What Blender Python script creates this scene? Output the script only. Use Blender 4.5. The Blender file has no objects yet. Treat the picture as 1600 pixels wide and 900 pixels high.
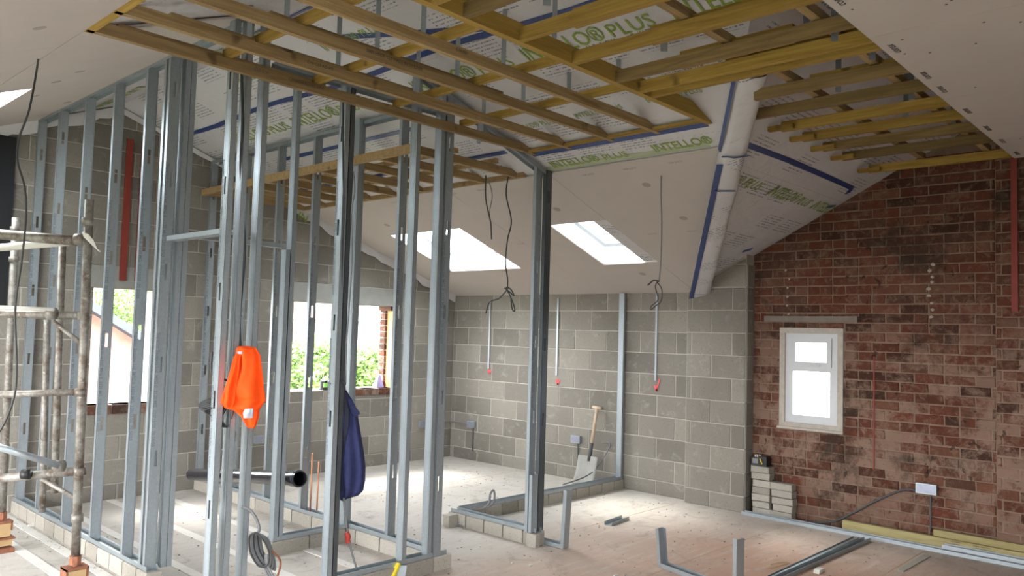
import bpy, bmesh, math, random
import numpy as np
from mathutils import Vector, Matrix
random.seed(7)
S = bpy.context.scene
COL = S.collection
# ------------------------------------------------------------------ camera
CAM = np.array([-7.324, -7.867, 1.67])
YAW, PITCH, ROLL, FPX = 0.820983, 0.056182, 0.0283834, 1239.685
cy, sy = math.cos(YAW), math.sin(YAW)
FW = np.array([sy * math.cos(PITCH), cy * math.cos(PITCH), math.sin(PITCH)])
RT = np.array([cy, -sy, 0.0]); UP = np.cross(RT, FW)
cr, sr = math.cos(ROLL), math.sin(ROLL)
RT, UP = cr * RT + sr * UP, -sr * RT + cr * UP
cd = bpy.data.cameras.new('camera'); cam = bpy.data.objects.new('camera', cd); COL.objects.link(cam)
cd.sensor_width = 36.0; cd.lens = FPX / 1600 * 36.0; cd.clip_start = 0.05; cd.clip_end = 300
M3 = Matrix([[RT[i], UP[i], -FW[i]] for i in range(3)])
cam.matrix_world = Matrix.Translation(Vector(CAM)) @ M3.to_4x4()
S.camera = cam
# ------------------------------------------------------------------ light
S.view_settings.view_transform = 'Standard'; S.view_settings.look = 'None'
S.view_settings.gamma = 1.0; S.view_settings.use_curve_mapping = False
S.view_settings.exposure = 2.25
w = bpy.data.worlds.new('overcast_sky'); S.world = w; w.use_nodes = True
bg = w.node_tree.nodes['Background']
bg.inputs[0].default_value = (0.96, 0.975, 1.0, 1); bg.inputs[1].default_value = 6.5
try:
    S.cycles.use_denoising = True
    S.cycles.max_bounces = 10; S.cycles.diffuse_bounces = 6
    S.cycles.sample_clamp_indirect = 8.0
except Exception: pass
sd = bpy.data.lights.new('sun', 'SUN'); sd.energy = 3.0; sd.angle = 0.3; sd.color = (1, .96, .9)
so = bpy.data.objects.new('sun', sd); COL.objects.link(so)
so.rotation_euler = (math.radians(38), math.radians(-8), math.radians(-160))
def portal(loc, n, sx, sz, up=(0, 0, 1)):
    l = bpy.data.lights.new('sky_portal', 'AREA'); l.shape = 'RECTANGLE'; l.size = sx; l.size_y = sz
    l.cycles.is_portal = True
    o = bpy.data.objects.new('sky_portal', l); COL.objects.link(o); o.location = loc
    z = -Vector(n).normalized(); u = Vector(up); x = u.cross(z).normalized(); y = z.cross(x)
    o.matrix_world = Matrix.Translation(Vector(loc)) @ Matrix((x, y, z)).transposed().to_4x4()
    return o

# pixel helpers: a point of the photograph turned into a point of the room
def ray(px, py): return FW + (px - 800) / FPX * RT - (py - 450) / FPX * UP
def W(px, py, dep): return Vector(CAM + ray(px, py) * dep)
def on(px, py, ax, c):
    i = 'XYZ'.index(ax); v = ray(px, py); return Vector(CAM + v * ((c - CAM[i]) / v[i]))
# ------------------------------------------------------------------ materials
class NT:
    def __init__(s, name, rough=0.8, metal=0.0, spec=0.4):
        s.m = bpy.data.materials.new(name); s.m.use_nodes = True; s.t = s.m.node_tree; s.N = s.t.nodes; s.L = s.t.links
        s.b = s.N['Principled BSDF']; s.b.inputs['Roughness'].default_value = rough; s.b.inputs['Metallic'].default_value = metal
        s.b.inputs['Specular IOR Level'].default_value = spec
        s.pos = None
    def n(s, typ, **k):
        nd = s.N.new(typ)
        for a, v in k.items():
            if a.startswith('i_'):
                key = a[2:].replace('_', ' '); nd.inputs[key].default_value = v
            else: setattr(nd, a, v)
        return nd
    def P(s):
        if s.pos is None: s.pos = s.n('ShaderNodeNewGeometry').outputs['Position']
        return s.pos
    def scaled(s, v, src=None):
        mp = s.n('ShaderNodeMapping'); mp.inputs['Scale'].default_value = v; s.L.new(src or s.P(), mp.inputs['Vector']); return mp.outputs[0]
    def noise(s, scale, detail=3, rough=.55, src=None, dist=0):
        nd = s.n('ShaderNodeTexNoise'); nd.inputs['Scale'].default_value = scale; nd.inputs['Detail'].default_value = detail
        nd.inputs['Roughness'].default_value = rough; nd.inputs['Distortion'].default_value = dist
        s.L.new(src or s.P(), nd.inputs['Vector']); return nd.outputs['Fac']
    def ramp(s, fac, stops, interp='LINEAR'):
        r = s.n('ShaderNodeValToRGB'); cr_ = r.color_ramp; cr_.interpolation = interp
        while len(cr_.elements) < len(stops): cr_.elements.new(0.5)
        for e, (p, c) in zip(cr_.elements, stops):
            e.position = p; e.color = (c[0], c[1], c[2], 1) if hasattr(c, '__len__') else (c, c, c, 1)
        s.L.new(fac, r.inputs[0]); return r.outputs[0]
    def mix(s, f, a, b, mode='MIX'):
        m = s.n('ShaderNodeMix'); m.data_type = 'RGBA'; m.blend_type = mode
        for inp, v in ((m.inputs[0], f), (m.inputs[6], a), (m.inputs[7], b)):
            if hasattr(v, 'links') or hasattr(v, 'is_linked'): s.L.new(v, inp)
            elif hasattr(v, '__len__'): inp.default_value = (v[0], v[1], v[2], 1)
            else: inp.default_value = v
        return m.outputs[2]
    def math(s, op, a, b=None):
        m = s.n('ShaderNodeMath'); m.operation = op
        for inp, v in ((m.inputs[0], a), (m.inputs[1], b)):
            if v is None: continue
            if isinstance(v, (int, float)): inp.default_value = v
            else: s.L.new(v, inp)
        return m.outputs[0]
    def xyz(s, src=None):
        q = s.n('ShaderNodeSeparateXYZ'); s.L.new(src or s.P(), q.inputs[0]); return q.outputs
    def color(s, c):
        if hasattr(c, '__len__'): s.b.inputs['Base Color'].default_value = (c[0], c[1], c[2], 1)
        else: s.L.new(c, s.b.inputs['Base Color'])
        return s
    def bump(s, h, strength=.3, dist=.01):
        b = s.n('ShaderNodeBump'); b.inputs['Strength'].default_value = strength; b.inputs['Distance'].default_value = dist
        s.L.new(h, b.inputs['Height']); s.L.new(b.outputs[0], s.b.inputs['Normal']); return s
    def rnd(s, island=False):
        if island: return s.n('ShaderNodeNewGeometry').outputs['Random Per Island']
        return s.n('ShaderNodeObjectInfo').outputs['Random']
MAT = {}
def plain(name, c, rough=.7, metal=0.0, var=0.06, sc=12, spec=.4):
    t = NT(name, rough, metal, spec)
    f = t.noise(sc, 4)
    t.color(t.mix(f, [max(0, x * (1 - var * 2)) for x in c], [min(1, x * (1 + var * 2)) for x in c]))
    MAT[name] = t.m; return t.m
def m_block(name, island=False, base=((.115,.103,.086),(.225,.204,.172))):
    t = NT(name, .95, 0, .15)
    c = t.mix(t.rnd(island), base[0], base[1])
    big = t.noise(2.2, 4); c = t.mix(t.math('MULTIPLY', big, .35), c, (.32, .30, .265))
    fine = t.noise(90, 3, .7); c = t.mix(t.ramp(fine, [(.35, 1), (.45, 0)]), c, (.10, .09, .08), 'MIX') if False else t.mix(t.math('MULTIPLY', t.ramp(fine, [(.30, 1), (.42, 0)]), .65), c, (.07, .065, .055))
    pale = t.noise(7, 5, .7, dist=.6); c = t.mix(t.math('MULTIPLY', t.ramp(pale, [(.56, 0), (.74, 1)]), .4), c, (.40, .385, .35))
    t.color(c); t.bump(t.noise(120, 3, .7), .45, .006); MAT[name] = t.m
def m_mortar(name, c0, c1, marks=False):
    t = NT(name, .95, 0, .1); c = t.mix(t.noise(9, 5, .65), c0, c1); c = brick_marks(t, c) if marks else c; t.color(c); t.bump(t.noise(60, 4, .7), .6, .01); MAT[name] = t.m
def brick_marks(t, c, r=None):
    # lime wash and old plaster left mostly on the lower half, soot and damp marks with shapes of their own
    z = t.xyz()[2]
    lowm = t.ramp(t.math('MULTIPLY', z, .4), [(.0, .45), (.2, .95), (.62, .75), (.80, .10)])
    nz = t.noise(2.1, 8, .78, dist=.25)
    if r is not None: nz = t.math('ADD', nz, t.math('MULTIPLY', t.math('SUBTRACT', r, .5), .16))
    sm = t.math('MULTIPLY', t.ramp(nz, [(.47, 0), (.56, 1)]), lowm)
    c = t.mix(t.math('MULTIPLY', sm, .82), c, t.mix(t.noise(5, 4), (.245, .145, .105), (.30, .22, .17)))
    s2 = t.math('MULTIPLY', t.ramp(t.noise(13, 6, .75, dist=.5), [(.50, 0), (.64, 1)]), .5)
    c = t.mix(s2, c, (.215, .15, .105))
    dk = t.ramp(t.noise(1.3, 8, .78, dist=.2), [(.52, 0), (.62, 1)])
    c = t.mix(t.math('MULTIPLY', dk, .72), c, (.042, .032, .023))
    hole = t.ramp(t.noise(10, 3, .6, dist=.3), [(.66, 0), (.70, 1)])
    return t.mix(t.math('MULTIPLY', hole, .7), c, (.02, .014, .01))
def m_brick(name, island=False):
    t = NT(name, .92, 0, .15)
    r = t.rnd(island)
    c = t.ramp(r, [(0, (.035, .020, .014)), (.25, (.10, .032, .019)), (.65, (.165, .050, .028)), (.85, (.095, .048, .032)), (1, (.20, .085, .050))])
    c = t.mix(t.math('MULTIPLY', t.noise(14, 5, .7), .8), c, (.070, .030, .020))
    c = brick_marks(t, c, t.math('FRACT', t.math('MULTIPLY', r, 7.31)))
    t.color(c); t.bump(t.noise(70, 5, .75), .7, .012); MAT[name] = t.m
def m_wood(name, a, b, axis):
    t = NT(name, .75, 0, .25)
    sc = [26, 26, 26]; sc[axis] = 1.6
    v = t.scaled(tuple(sc)); g = t.noise(1.6, 4, .6, src=v, dist=.8)
    c = t.mix(t.ramp(g, [(.32, 0), (.66, 1)]), a, b)
    c = t.mix(t.math('MULTIPLY', t.rnd(), .45), c, [x * .62 for x in a])
    kn = t.noise(5.5, 2, .4); c = t.mix(t.ramp(kn, [(.70, 0), (.76, .8)]), c, [x * .3 for x in a])
    t.color(c); t.bump(g, .12, .004); MAT[name] = t.m
def m_steel(name, c, metal=.55, rough=.42):
    t = NT(name, rough, metal, .5)
    vo = t.n('ShaderNodeTexVoronoi'); vo.inputs['Scale'].default_value = 60; t.L.new(t.P(), vo.inputs['Vector'])
    f = t.math('MULTIPLY', vo.outputs['Distance'], .5)
    cc = t.mix(f, c, [min(1, x * 1.25) for x in c]); cc = t.mix(t.math('MULTIPLY', t.ramp(t.noise(3, 5), [(.5, 0), (.8, 1)]), .25), cc, [x * .78 for x in c])
    t.color(cc); t.L.new(t.ramp(t.noise(8, 3), [(.3, rough - .03), (.7, rough + .04)]), t.b.inputs['Roughness']); MAT[name] = t.m
def m_membrane(name, us, vs, island=False):
    """us / vs: which coordinates run along the printing and up the slope"""
    t = NT(name, .5, 0, .35)
    q = t.xyz(); u = q[us]; v = q[vs]
    c = t.mix(t.noise(1.1, 3), (.44, .43, .435), (.55, .54, .545))
    # rows of small print in blocks
    row = t.math('FRACT', t.math('MULTIPLY', v, 34.0)); row = t.ramp(row, [(.0, 1), (.30, 1), (.36, 0)], 'LINEAR')
    cmb = t.n('ShaderNodeCombineXYZ'); t.L.new(t.math('MULTIPLY', u, 85), cmb.inputs[0]); t.L.new(t.math('MULTIPLY', t.math('FLOOR', t.math('MULTIPLY', v, 34.0)), 7.3), cmb.inputs[1])
    wn = t.n('ShaderNodeTexNoise'); wn.inputs['Scale'].default_value = 1; wn.inputs['Detail'].default_value = 1; t.L.new(cmb.outputs[0], wn.inputs['Vector'])
    ch = t.ramp(wn.outputs['Fac'], [(.44, 0), (.52, 1)])
    cb = t.n('ShaderNodeCombineXYZ'); t.L.new(t.math('FLOOR', t.math('MULTIPLY', u, 2.7)), cb.inputs[0]); t.L.new(t.math('FLOOR', t.math('MULTIPLY', v, 3.3)), cb.inputs[1])
    wh = t.n('ShaderNodeTexWhiteNoise'); wh.noise_dimensions = '2D'; t.L.new(cb.outputs[0], wh.inputs['Vector'])
    blk = t.math('GREATER_THAN', wh.outputs['Value'], .48)
    fu = t.math('FRACT', t.math('MULTIPLY', u, 2.7)); inu = t.math('MULTIPLY', t.math('GREATER_THAN', fu, .08), t.math('LESS_THAN', fu, .86))
    fv = t.math('FRACT', t.math('MULTIPLY', v, 3.3)); inv = t.math('MULTIPLY', t.math('GREATER_THAN', fv, .15), t.math('LESS_THAN', fv, .75))
    f = t.math('MULTIPLY', t.math('MULTIPLY', row, ch), t.math('MULTIPLY', blk, t.math('MULTIPLY', inu, inv)))
    c = t.mix(t.math('MULTIPLY', f, .85), c, (.08, .08, .11))
    # one dashed guide line per sheet
    dl = t.math('FRACT', t.math('MULTIPLY', v, 1.55)); dl = t.math('MULTIPLY', t.math('GREATER_THAN', dl, .03), t.math('LESS_THAN', dl, .036))
    du = t.math('GREATER_THAN', t.math('FRACT', t.math('MULTIPLY', u, 22)), .45)
    c = t.mix(t.math('MULTIPLY', t.math('MULTIPLY', dl, du), .6), c, (.15, .15, .18))
    t.color(c)
    big = t.noise(5, 3, .5, src=t.scaled((1.0, 1.0, 1.0)), dist=1.5); t.bump(big, .35, .03); MAT[name] = t.m
m_block('block'); m_block('block_stuff', True); m_block('pale_block', base=((.26, .235, .20), (.38, .35, .30)))
m_mortar('block_mortar', (.31, .29, .25), (.45, .42, .37)); m_mortar('brick_mortar', (.14, .092, .066), (.27, .185, .135), True)
m_brick('brick'); m_brick('brick_stuff', True)
m_wood('wood_x', (.215, .135, .058), (.375, .262, .125), 0); m_wood('wood_y', (.22, .125, .022), (.36, .235, .05), 1); m_wood('wood_b', (.30, .18, .035), (.42, .275, .065), 0)
m_wood('wood_yb', (.13, .082, .028), (.235, .155, .060), 1); m_wood('wood_far', (.25, .16, .07), (.38, .26, .12), 0)
m_wood('wood_floor', (.31, .255, .11), (.43, .365, .18), 1)
m_wood('wood_handle', (.45, .33, .22), (.60, .48, .36), 2)
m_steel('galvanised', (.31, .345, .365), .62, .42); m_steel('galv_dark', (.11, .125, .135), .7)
t = NT('scaffold', .55, .35); c = t.mix(t.ramp(t.noise(11, 6, .75), [(.4, 0), (.62, 1)]), (.25, .24, .215), (.105, .075, .055)); c = t.mix(t.ramp(t.noise(30, 5, .8), [(.58, 0), (.66, .8)]), c, (.42, .41, .38)); t.color(c); MAT['scaffold'] = t.m
m_membrane('membrane_x', 1, 0); m_membrane('membrane_y', 0, 1); m_membrane('membrane_z', 1, 2)
plain('tape', (.020, .045, .16), .4, 0, .2, 30); plain('green_ink', (.20, .28, .035), .6); plain('green_band', (.34, .37, .25), .6)
plain('black_ink', (.05, .045, .045), .6); plain('stud_ink', (.16, .19, .22), .6); plain('grey_ink', (.30, .28, .27), .6)
plain('plasterboard', (.44, .395, .36), .85, 0, .03, 3, .2); plain('filler', (.30, .265, .235), .9)
plain('reveal_white', (.90, .92, .93), .8, 0, .02); plain('upvc', (.50, .51, .52), .4, 0, .02); plain('upvc_plaster', (.40, .36, .31), .9, 0, .12, 20)
plain('lintel', (.25, .245, .225), .9, 0, .12, 8); plain('lintel_old', (.17, .145, .12), .9, 0, .15, 10)
plain('black_pipe', (.012, .012, .016), .22, 0, .1, spec=.6); plain('black_rubber', (.012, .012, .012), .5); plain('dark_grey', (.06, .06, .062), .6)
plain('cable_grey', (.16, .16, .165), .55); plain('cable_black', (.03, .03, .03), .5); plain('copper', (.72, .36, .22), .35, .8)
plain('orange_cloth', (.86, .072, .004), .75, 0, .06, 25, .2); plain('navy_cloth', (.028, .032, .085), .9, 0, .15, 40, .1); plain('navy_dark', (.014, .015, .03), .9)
plain('reflective', (.38, .40, .46), .4, .2); plain('rust', (.25, .10, .055), .85, .2, .3, 40); plain('timber_packer', (.42, .28, .14), .8)
plain('red_paint', (.20, .028, .016), .6, 0, .1); plain('red_spray', (.72, .10, .11), .8, 0, .1); plain('dab', (.36, .31, .26), .95)
plain('black_panel', (.008, .009, .011), .8); plain('insulation_orange', (.72, .36, .14), .8); plain('white_plastic', (.52, .50, .46), .6)
plain('yellow_plastic', (.80, .60, .03), .5); plain('box_metal', (.27, .29, .35), .35, .5, .12, 40); plain('green_plastic', (.22, .55, .10), .5); plain('purple_cloth', (.35, .30, .55), .7)
plain('dust_slab', (.54, .515, .475), .95); plain('red_plastic', (.35, .03, .02), .5)
plain('render_white', (.30, .285, .27), .9); plain('far_brick', (.19, .10, .075), .9, 0, .2, 6); plain('far_roof', (.035, .04, .05), .8); plain('far_ground', (.10, .11, .08), .95); plain('leaf', (.075, .145, .022), .7, 0, .6, 9); plain('far_glass', (.2, .22, .25), .3)
t = NT('glass', .02, 0); t.b.inputs['Transmission Weight'].default_value = 0
mixn = t.N.new('ShaderNodeMixShader'); tr = t.N.new('ShaderNodeBsdfTransparent'); gl = t.N.new('ShaderNodeBsdfGlossy'); gl.inputs['Roughness'].default_value = .02
mixn.inputs[0].default_value = .05; t.L.new(tr.outputs[0], mixn.inputs[1]); t.L.new(gl.outputs[0], mixn.inputs[2])
t.L.new(mixn.outputs[0], t.N['Material Output'].inputs[0]); tr.inputs[0].default_value = (.92, .95, .96, 1); MAT['glass'] = t.m
t = NT('frosted_glass', .5, 0); trn = t.N.new('ShaderNodeBsdfTranslucent'); trn.inputs[0].default_value = (.95, .95, .95, 1); tr2 = t.N.new('ShaderNodeBsdfTransparent')
mx = t.N.new('ShaderNodeMixShader'); mx.inputs[0].default_value = .45; t.L.new(trn.outputs[0], mx.inputs[1]); t.L.new(tr2.outputs[0], mx.inputs[2]); t.L.new(mx.outputs[0], t.N['Material Output'].inputs[0]); MAT['frosted_glass'] = t.m
# floor: dusty concrete with an area of brick dust and streaks from sweeping
t = NT('floor_concrete', .9, 0, .2)
c = t.mix(t.noise(1.3, 5, .6), (.33, .30, .262), (.48, .445, .40))
q = t.xyz(); dd = t.noise(.9, 3)
rx = t.ramp(t.math('ADD', t.math('MULTIPLY', t.math('ADD', q[1], 7.2), .155), t.math('MULTIPLY', dd, .30)), [(.46, 1), (.80, 0)])
rl = t.ramp(t.math('ADD', t.math('MULTIPLY', t.math('ADD', q[0], 5.5), .35), t.math('MULTIPLY', dd, .3)), [(.45, 0), (.8, 1)])
rr = t.ramp(t.math('MULTIPLY', t.math('MULTIPLY', q[0], -1.0), .4), [(.1, .25), (.6, 1)])
red = t.math('MULTIPLY', t.math('MULTIPLY', rx, rl), rr)
c = t.mix(t.math('MULTIPLY', red, .85), c, (.43, .245, .165))
st = t.noise(2.5, 5, .7, src=t.scaled((1.0, 7.0, 1.0))); c = t.mix(t.math('MULTIPLY', t.ramp(st, [(.5, 0), (.75, 1)]), .4), c, (.52, .50, .47))
sp = t.noise(55, 6, .85); c = t.mix(t.math('MULTIPLY', t.ramp(sp, [(.30, 1), (.46, 0)]), .30), c, (.14, .12, .10))
sp2 = t.noise(4.2, 5, .8, dist=1); c = t.mix(t.math('MULTIPLY', t.ramp(sp2, [(.52, 0), (.68, 1)]), .5), c, (.20, .175, .145))
t.color(c); t.bump(t.noise(45, 4, .7), .3, .006); MAT['floor_concrete'] = t.m
# ------------------------------------------------------------------ mesh helpers
class MB:
    def __init__(s): s.v = []; s.f = []
    def poly(s, pts, faces):
        o = len(s.v); s.v += [tuple(p) for p in pts]; s.f += [tuple(i + o for i in f) for f in faces]; return s
    def box(s, x0, x1, y0, y1, z0, z1):
        return s.poly([(x0,y0,z0),(x1,y0,z0),(x1,y1,z0),(x0,y1,z0),(x0,y0,z1),(x1,y0,z1),(x1,y1,z1),(x0,y1,z1)],
                      [(0,3,2,1),(4,5,6,7),(0,1,5,4),(1,2,6,5),(2,3,7,6),(3,0,4,7)])
    def beam(s, a, b, w_, h, up=(0, 0, 1)):
        a = Vector(a); b = Vector(b); d = (b - a).normalized(); u = Vector(up); x = d.cross(u).normalized(); u = x.cross(d)
        p = [e + x * (sx * w_ / 2) + u * (sz * h / 2) for e in (a, b) for sx, sz in ((-1,-1),(1,-1),(1,1),(-1,1))]
        return s.poly(p, [(0,1,2,3),(7,6,5,4),(0,4,5,1),(1,5,6,2),(2,6,7,3),(3,7,4,0)])
    def tube(s, pts, r, n=8, caps=True):
        pts = [Vector(p) for p in pts]; rings = []; pn = None
        for i, p in enumerate(pts):
            d = (pts[min(i + 1, len(pts) - 1)] - pts[max(i - 1, 0)]).normalized()
            if pn is None:
                pn = d.orthogonal().normalized()
            pn = (pn - d * pn.dot(d)).normalized(); bn = d.cross(pn)
            rr_ = r[i] if hasattr(r, '__len__') else r
            rings.append([p + (pn * math.cos(2 * math.pi * k / n) + bn * math.sin(2 * math.pi * k / n)) * rr_ for k in range(n)])
        o = len(s.v)
        for rg in rings: s.v += [tuple(q_) for q_ in rg]
        for i in range(len(rings) - 1):
            for k in range(n):
                a = o + i * n + k; b = o + i * n + (k + 1) % n
                s.f.append((a, b, b + n, a + n))
        if caps: s.f.append(tuple(o + k for k in range(n))[::-1]); s.f.append(tuple(o + (len(rings) - 1) * n + k for k in range(n)))
        return s
    def mesh(s, name):
        me = bpy.data.meshes.new(name); me.from_pydata(s.v, [], s.f); me.validate(); me.update()
        return me
    def build(s, name, mat, parent=None, smooth=False, loc=None):
        me = s.mesh(name); me.materials.append(MAT[mat])
        if smooth: me.polygons.foreach_set('use_smooth', [True] * len(me.polygons))
        o = bpy.data.objects.new(name, me); COL.objects.link(o)
        if parent is not None: o.parent = parent
        if loc is not None: o.location = loc
        return o
def link(name, me, parent=None, mw=None):
    o = bpy.data.objects.new(name, me); COL.objects.link(o)
    if parent is not None: o.parent = parent
    if mw is not None: o.matrix_local = mw
    return o
def tag(o, label, cat, group=None, kind=None):
    if label: o['label'] = label
    if cat: o['category'] = cat
    if group: o['group'] = group
    if kind: o['kind'] = kind
    return o
def empty(name, loc=(0, 0, 0), rz=0.0):
    o = bpy.data.objects.new(name, None); o.empty_display_size = .1; COL.objects.link(o); o.location = loc; o.rotation_euler = (0, 0, rz); return o
def smooth_pts(pts, k=6):
    pts = [Vector(p) for p in pts]; out = []
    for i in range(len(pts) - 1):
        p0 = pts[max(i - 1, 0)]; p1 = pts[i]; p2 = pts[i + 1]; p3 = pts[min(i + 2, len(pts) - 1)]
        for j in range(k):
            t_ = j / k
            out.append(.5 * ((2 * p1) + (p2 - p0) * t_ + (2 * p0 - 5 * p1 + 4 * p2 - p3) * t_ * t_ + (3 * p1 - p0 - 3 * p2 + p3) * t_ ** 3))
    out.append(pts[-1]); return out
_tx = {}
def text_mesh(body, mat, bold=0.0, sx=1.0):
    k = (body, mat, bold, sx)
    if k in _tx: return _tx[k]
    cu = bpy.data.curves.new('lettering', 'FONT'); cu.body = body; cu.size = 1.0; cu.resolution_u = 2; cu.offset = bold; cu.extrude = 0.004
    cu.space_character = 1.0
    ob = bpy.data.objects.new('tmp', cu); COL.objects.link(ob)
    dg = bpy.context.evaluated_depsgraph_get(); me = bpy.data.meshes.new_from_object(ob.evaluated_get(dg)); me.name = 'lettering'
    bpy.data.objects.remove(ob); bpy.data.curves.remove(cu)
    xs = [v.co.x for v in me.vertices]; w0, w1 = min(xs), max(xs)
    for v in me.vertices: v.co.x = (v.co.x - w0) * sx
    me.materials.clear(); me.materials.append(MAT[mat]); me['w'] = (w1 - w0) * sx
    _tx[k] = me; return me
def lay_text(body, mat, org, ud, vd, h, parent, name='lettering', bold=0.0, length=None):
    """flat print: org = lower left corner, ud = reading direction, vd = up of the letters, h = cap height"""
    me = text_mesh(body, mat, bold)
    u = Vector(ud).normalized(); v = Vector(vd).normalized(); n = u.cross(v).normalized(); v = n.cross(u)
    s = h / .69; su = s if length is None else length / me['w']
    m = Matrix((u * su, v * s, n * .1)).transposed().to_4x4(); m.translation = Vector(org)
    return link(name, me, parent, m)
# rectangles minus holes, polygon clipping
def sub_rect(r, h):
    x0, x1, z0, z1 = r; a0, a1, b0, b1 = h
    if a0 >= x1 or a1 <= x0 or b0 >= z1 or b1 <= z0: return [r]
    out = []
    if a0 > x0: out.append((x0, a0, z0, z1))
    if a1 < x1: out.append((a1, x1, z0, z1))
    m0, m1 = max(x0, a0), min(x1, a1)
    if b0 > z0: out.append((m0, m1, z0, b0))
    if b1 < z1: out.append((m0, m1, b1, z1))
    return out
def clip(poly, a, b, c):
    """keep a*x+b*z<=c"""
    out = []
    for i in range(len(poly)):
        p, q_ = poly[i], poly[(i + 1) % len(poly)]; fp = a * p[0] + b * p[1] - c; fq = a * q_[0] + b * q_[1] - c
        if fp <= 0: out.append(p)
        if (fp < 0 < fq) or (fq < 0 < fp):
            k = fp / (fp - fq); out.append((p[0] + (q_[0] - p[0]) * k, p[1] + (q_[1] - p[1]) * k))
    return out
def inset(poly, d):
    cx = sum(p[0] for p in poly) / len(poly); cz = sum(p[1] for p in poly) / len(poly)
    return [(p[0] + max(-d, min(d, (cx - p[0]))), p[1] + max(-d, min(d, (cz - p[1])))) for p in poly]
def piece_mesh(poly, depth, ch, mat, jit=0.0):
    """front face towards -depth axis (local y = -depth), base at y=0"""
    n = len(poly); j = lambda: random.uniform(-jit, jit)
    P = [(x + j(), z + j()) for x, z in poly]; I = inset(P, ch); dj = random.uniform(-jit, jit)
    v = [(x, 0, z) for x, z in P] + [(x, -(depth - ch * .6), z) for x, z in P] + [(x, -(depth + dj + j() * .6), z) for x, z in I]
    f = [tuple(range(2 * n, 3 * n))]
    for a in (0, n):
        for i in range(n): f.append((a + i, a + (i + 1) % n, a + n + (i + 1) % n, a + n + i))
    return v, f
_pm = {}
def masonry(parent, name, rects, place, depth, ch, mat, jit, limit=300, holes=(), clips=(), variants=5, minw=.02, key=None, stuffmat=None):
    """rects: (x0,x1,z0,z1) in wall coordinates; place(x,z) -> matrix; biggest-in-view first by key"""
    todo = []
    for r in rects:
        rs = [r]
        for h in holes: rs = [q_ for p in rs for q_ in sub_rect(p, h)]
        for (x0, x1, z0, z1) in rs:
            if x1 - x0 < minw or z1 - z0 < .012: continue
            pl = [(x0, z0), (x1, z0), (x1, z1), (x0, z1)]
            for c_ in clips: pl = clip(pl, *c_) if len(pl) > 2 else pl
            if len(pl) < 3: continue
            w_ = max(p[0] for p in pl) - min(p[0] for p in pl); hh = max(p[1] for p in pl) - min(p[1] for p in pl)
            if w_ < minw or hh < .012: continue
            todo.append(pl)
    if key: todo.sort(key=key)
    for pl in todo[:limit]:
        x0 = pl[0][0]; z0 = pl[0][1]
        loc = [(round(x - x0, 3), round(z - z0, 3)) for x, z in pl]
        k = (name, mat, tuple(loc), random.randrange(variants) if len(pl) == 4 else 0)
        if k not in _pm:
            v, f = piece_mesh(loc, depth, ch, mat, jit); me = bpy.data.meshes.new(name); me.from_pydata(v, [], f); me.update(); me.materials.append(MAT[mat]); _pm[k] = me
        link(name, _pm[k], parent, place(x0, z0))
    if len(todo) > limit:
        V = []; F = []
        for pl in todo[limit:]:
            v, f = piece_mesh([(x, z) for x, z in pl], depth, ch, mat, jit); o = len(V)
            V += [tuple(place(0, 0) @ Vector(p)) for p in v]; F += [tuple(i + o for i in ff) for ff in f]
        me = bpy.data.meshes.new(name); me.from_pydata(V, [], F); me.update(); me.materials.append(MAT[stuffmat or mat])
        o = link(name, me, parent); o['kind'] = 'stuff'
def place_back(x, z): return Matrix.Translation((x, 0, z))                      # wall in plane Y = 0, front faces -Y
def place_right(xp):                                                            # wall in plane X = xp, front faces -X, wall x runs -Y
    rot = Matrix.Rotation(-math.pi / 2, 4, 'Z')
    return lambda x, z: Matrix.Translation((xp, 0, z)) @ rot @ Matrix.Translation((x, 0, 0))
def courses(x0, x1, z0, z1, L, H_, j, off=0.0, zoff=0.0, bond=.5, jitter=0.0):
    out = []; i = 0; z = z0 + zoff
    while z < z1:
        x = x0 - L + ((i % 2) * bond * (L + j) + off) % (L + j)
        dz = 0
        while x < x1:
            a = max(x, x0); b = min(x + L, x1); c0 = max(z, z0); c1 = min(z + H_, z1)
            if b - a > .02 and c1 - c0 > .015: out.append((a, b, c0, c1))
            x += L + j
        z += H_ + j; i += 1
    return out
# ------------------------------------------------------------------ the shell
K1, Z1 = .35, 2.14                      # slope over the block wall: z = Z1 - K1*x
K2 = .40                                # slope on the far side: z = 3.085 + K2*(x+5.987)
XR = -(3.085 + K2 * 5.987 - Z1) / (K1 + K2); ZR = Z1 - K1 * XR
KB, ZB = .52, 2.485 - .52 * 4.284       # slope above the brick wall: z = ZB - KB*y
HJ = 3.085; HF = 2.98
JS = (HJ - 1.67) / 1.5
def jx(x): return CAM[0] + (x - CAM[0]) * JS
def jy(y): return CAM[1] + (y - CAM[1]) * JS
def s1(x): return Z1 - K1 * x
def s2(x): return 3.085 + K2 * (x + 5.987)
def roofz(x): return s1(x) if x > XR else s2(x)
YB = -10.2; XL = -8.9
# floor
fl = MB().box(XL, .2, YB, .1, -.2, 0).build('floor', 'floor_concrete'); tag(fl, 'dusty grey concrete floor with a sweep of brick dust', None, kind='structure')
for x in (-7.2, -6.55, -5.9, -5.44, -5.22, -4.78, -4.34, -3.9):
    MB().box(x - .035, x + .035, YB + .1, -.02, 0, .004).build('floor_beam', 'dust_slab', fl)
for y, xa, xb in ((-3.60, -1.9, -.12), (-4.75, -2.6, -.02), (-1.35, -2.6, 0), (-5.9, -3.2, -.2)):
    MB().box(xa, xb, y - .0022, y + .0022, 0, .0012).build('floor_joint', 'timber_packer', fl)
MB().beam(on(1406, 892, 'Z', .003), on(1449, 868, 'Z', .003), .05, .006).build('floor_strip', 'pale_block', fl)
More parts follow.
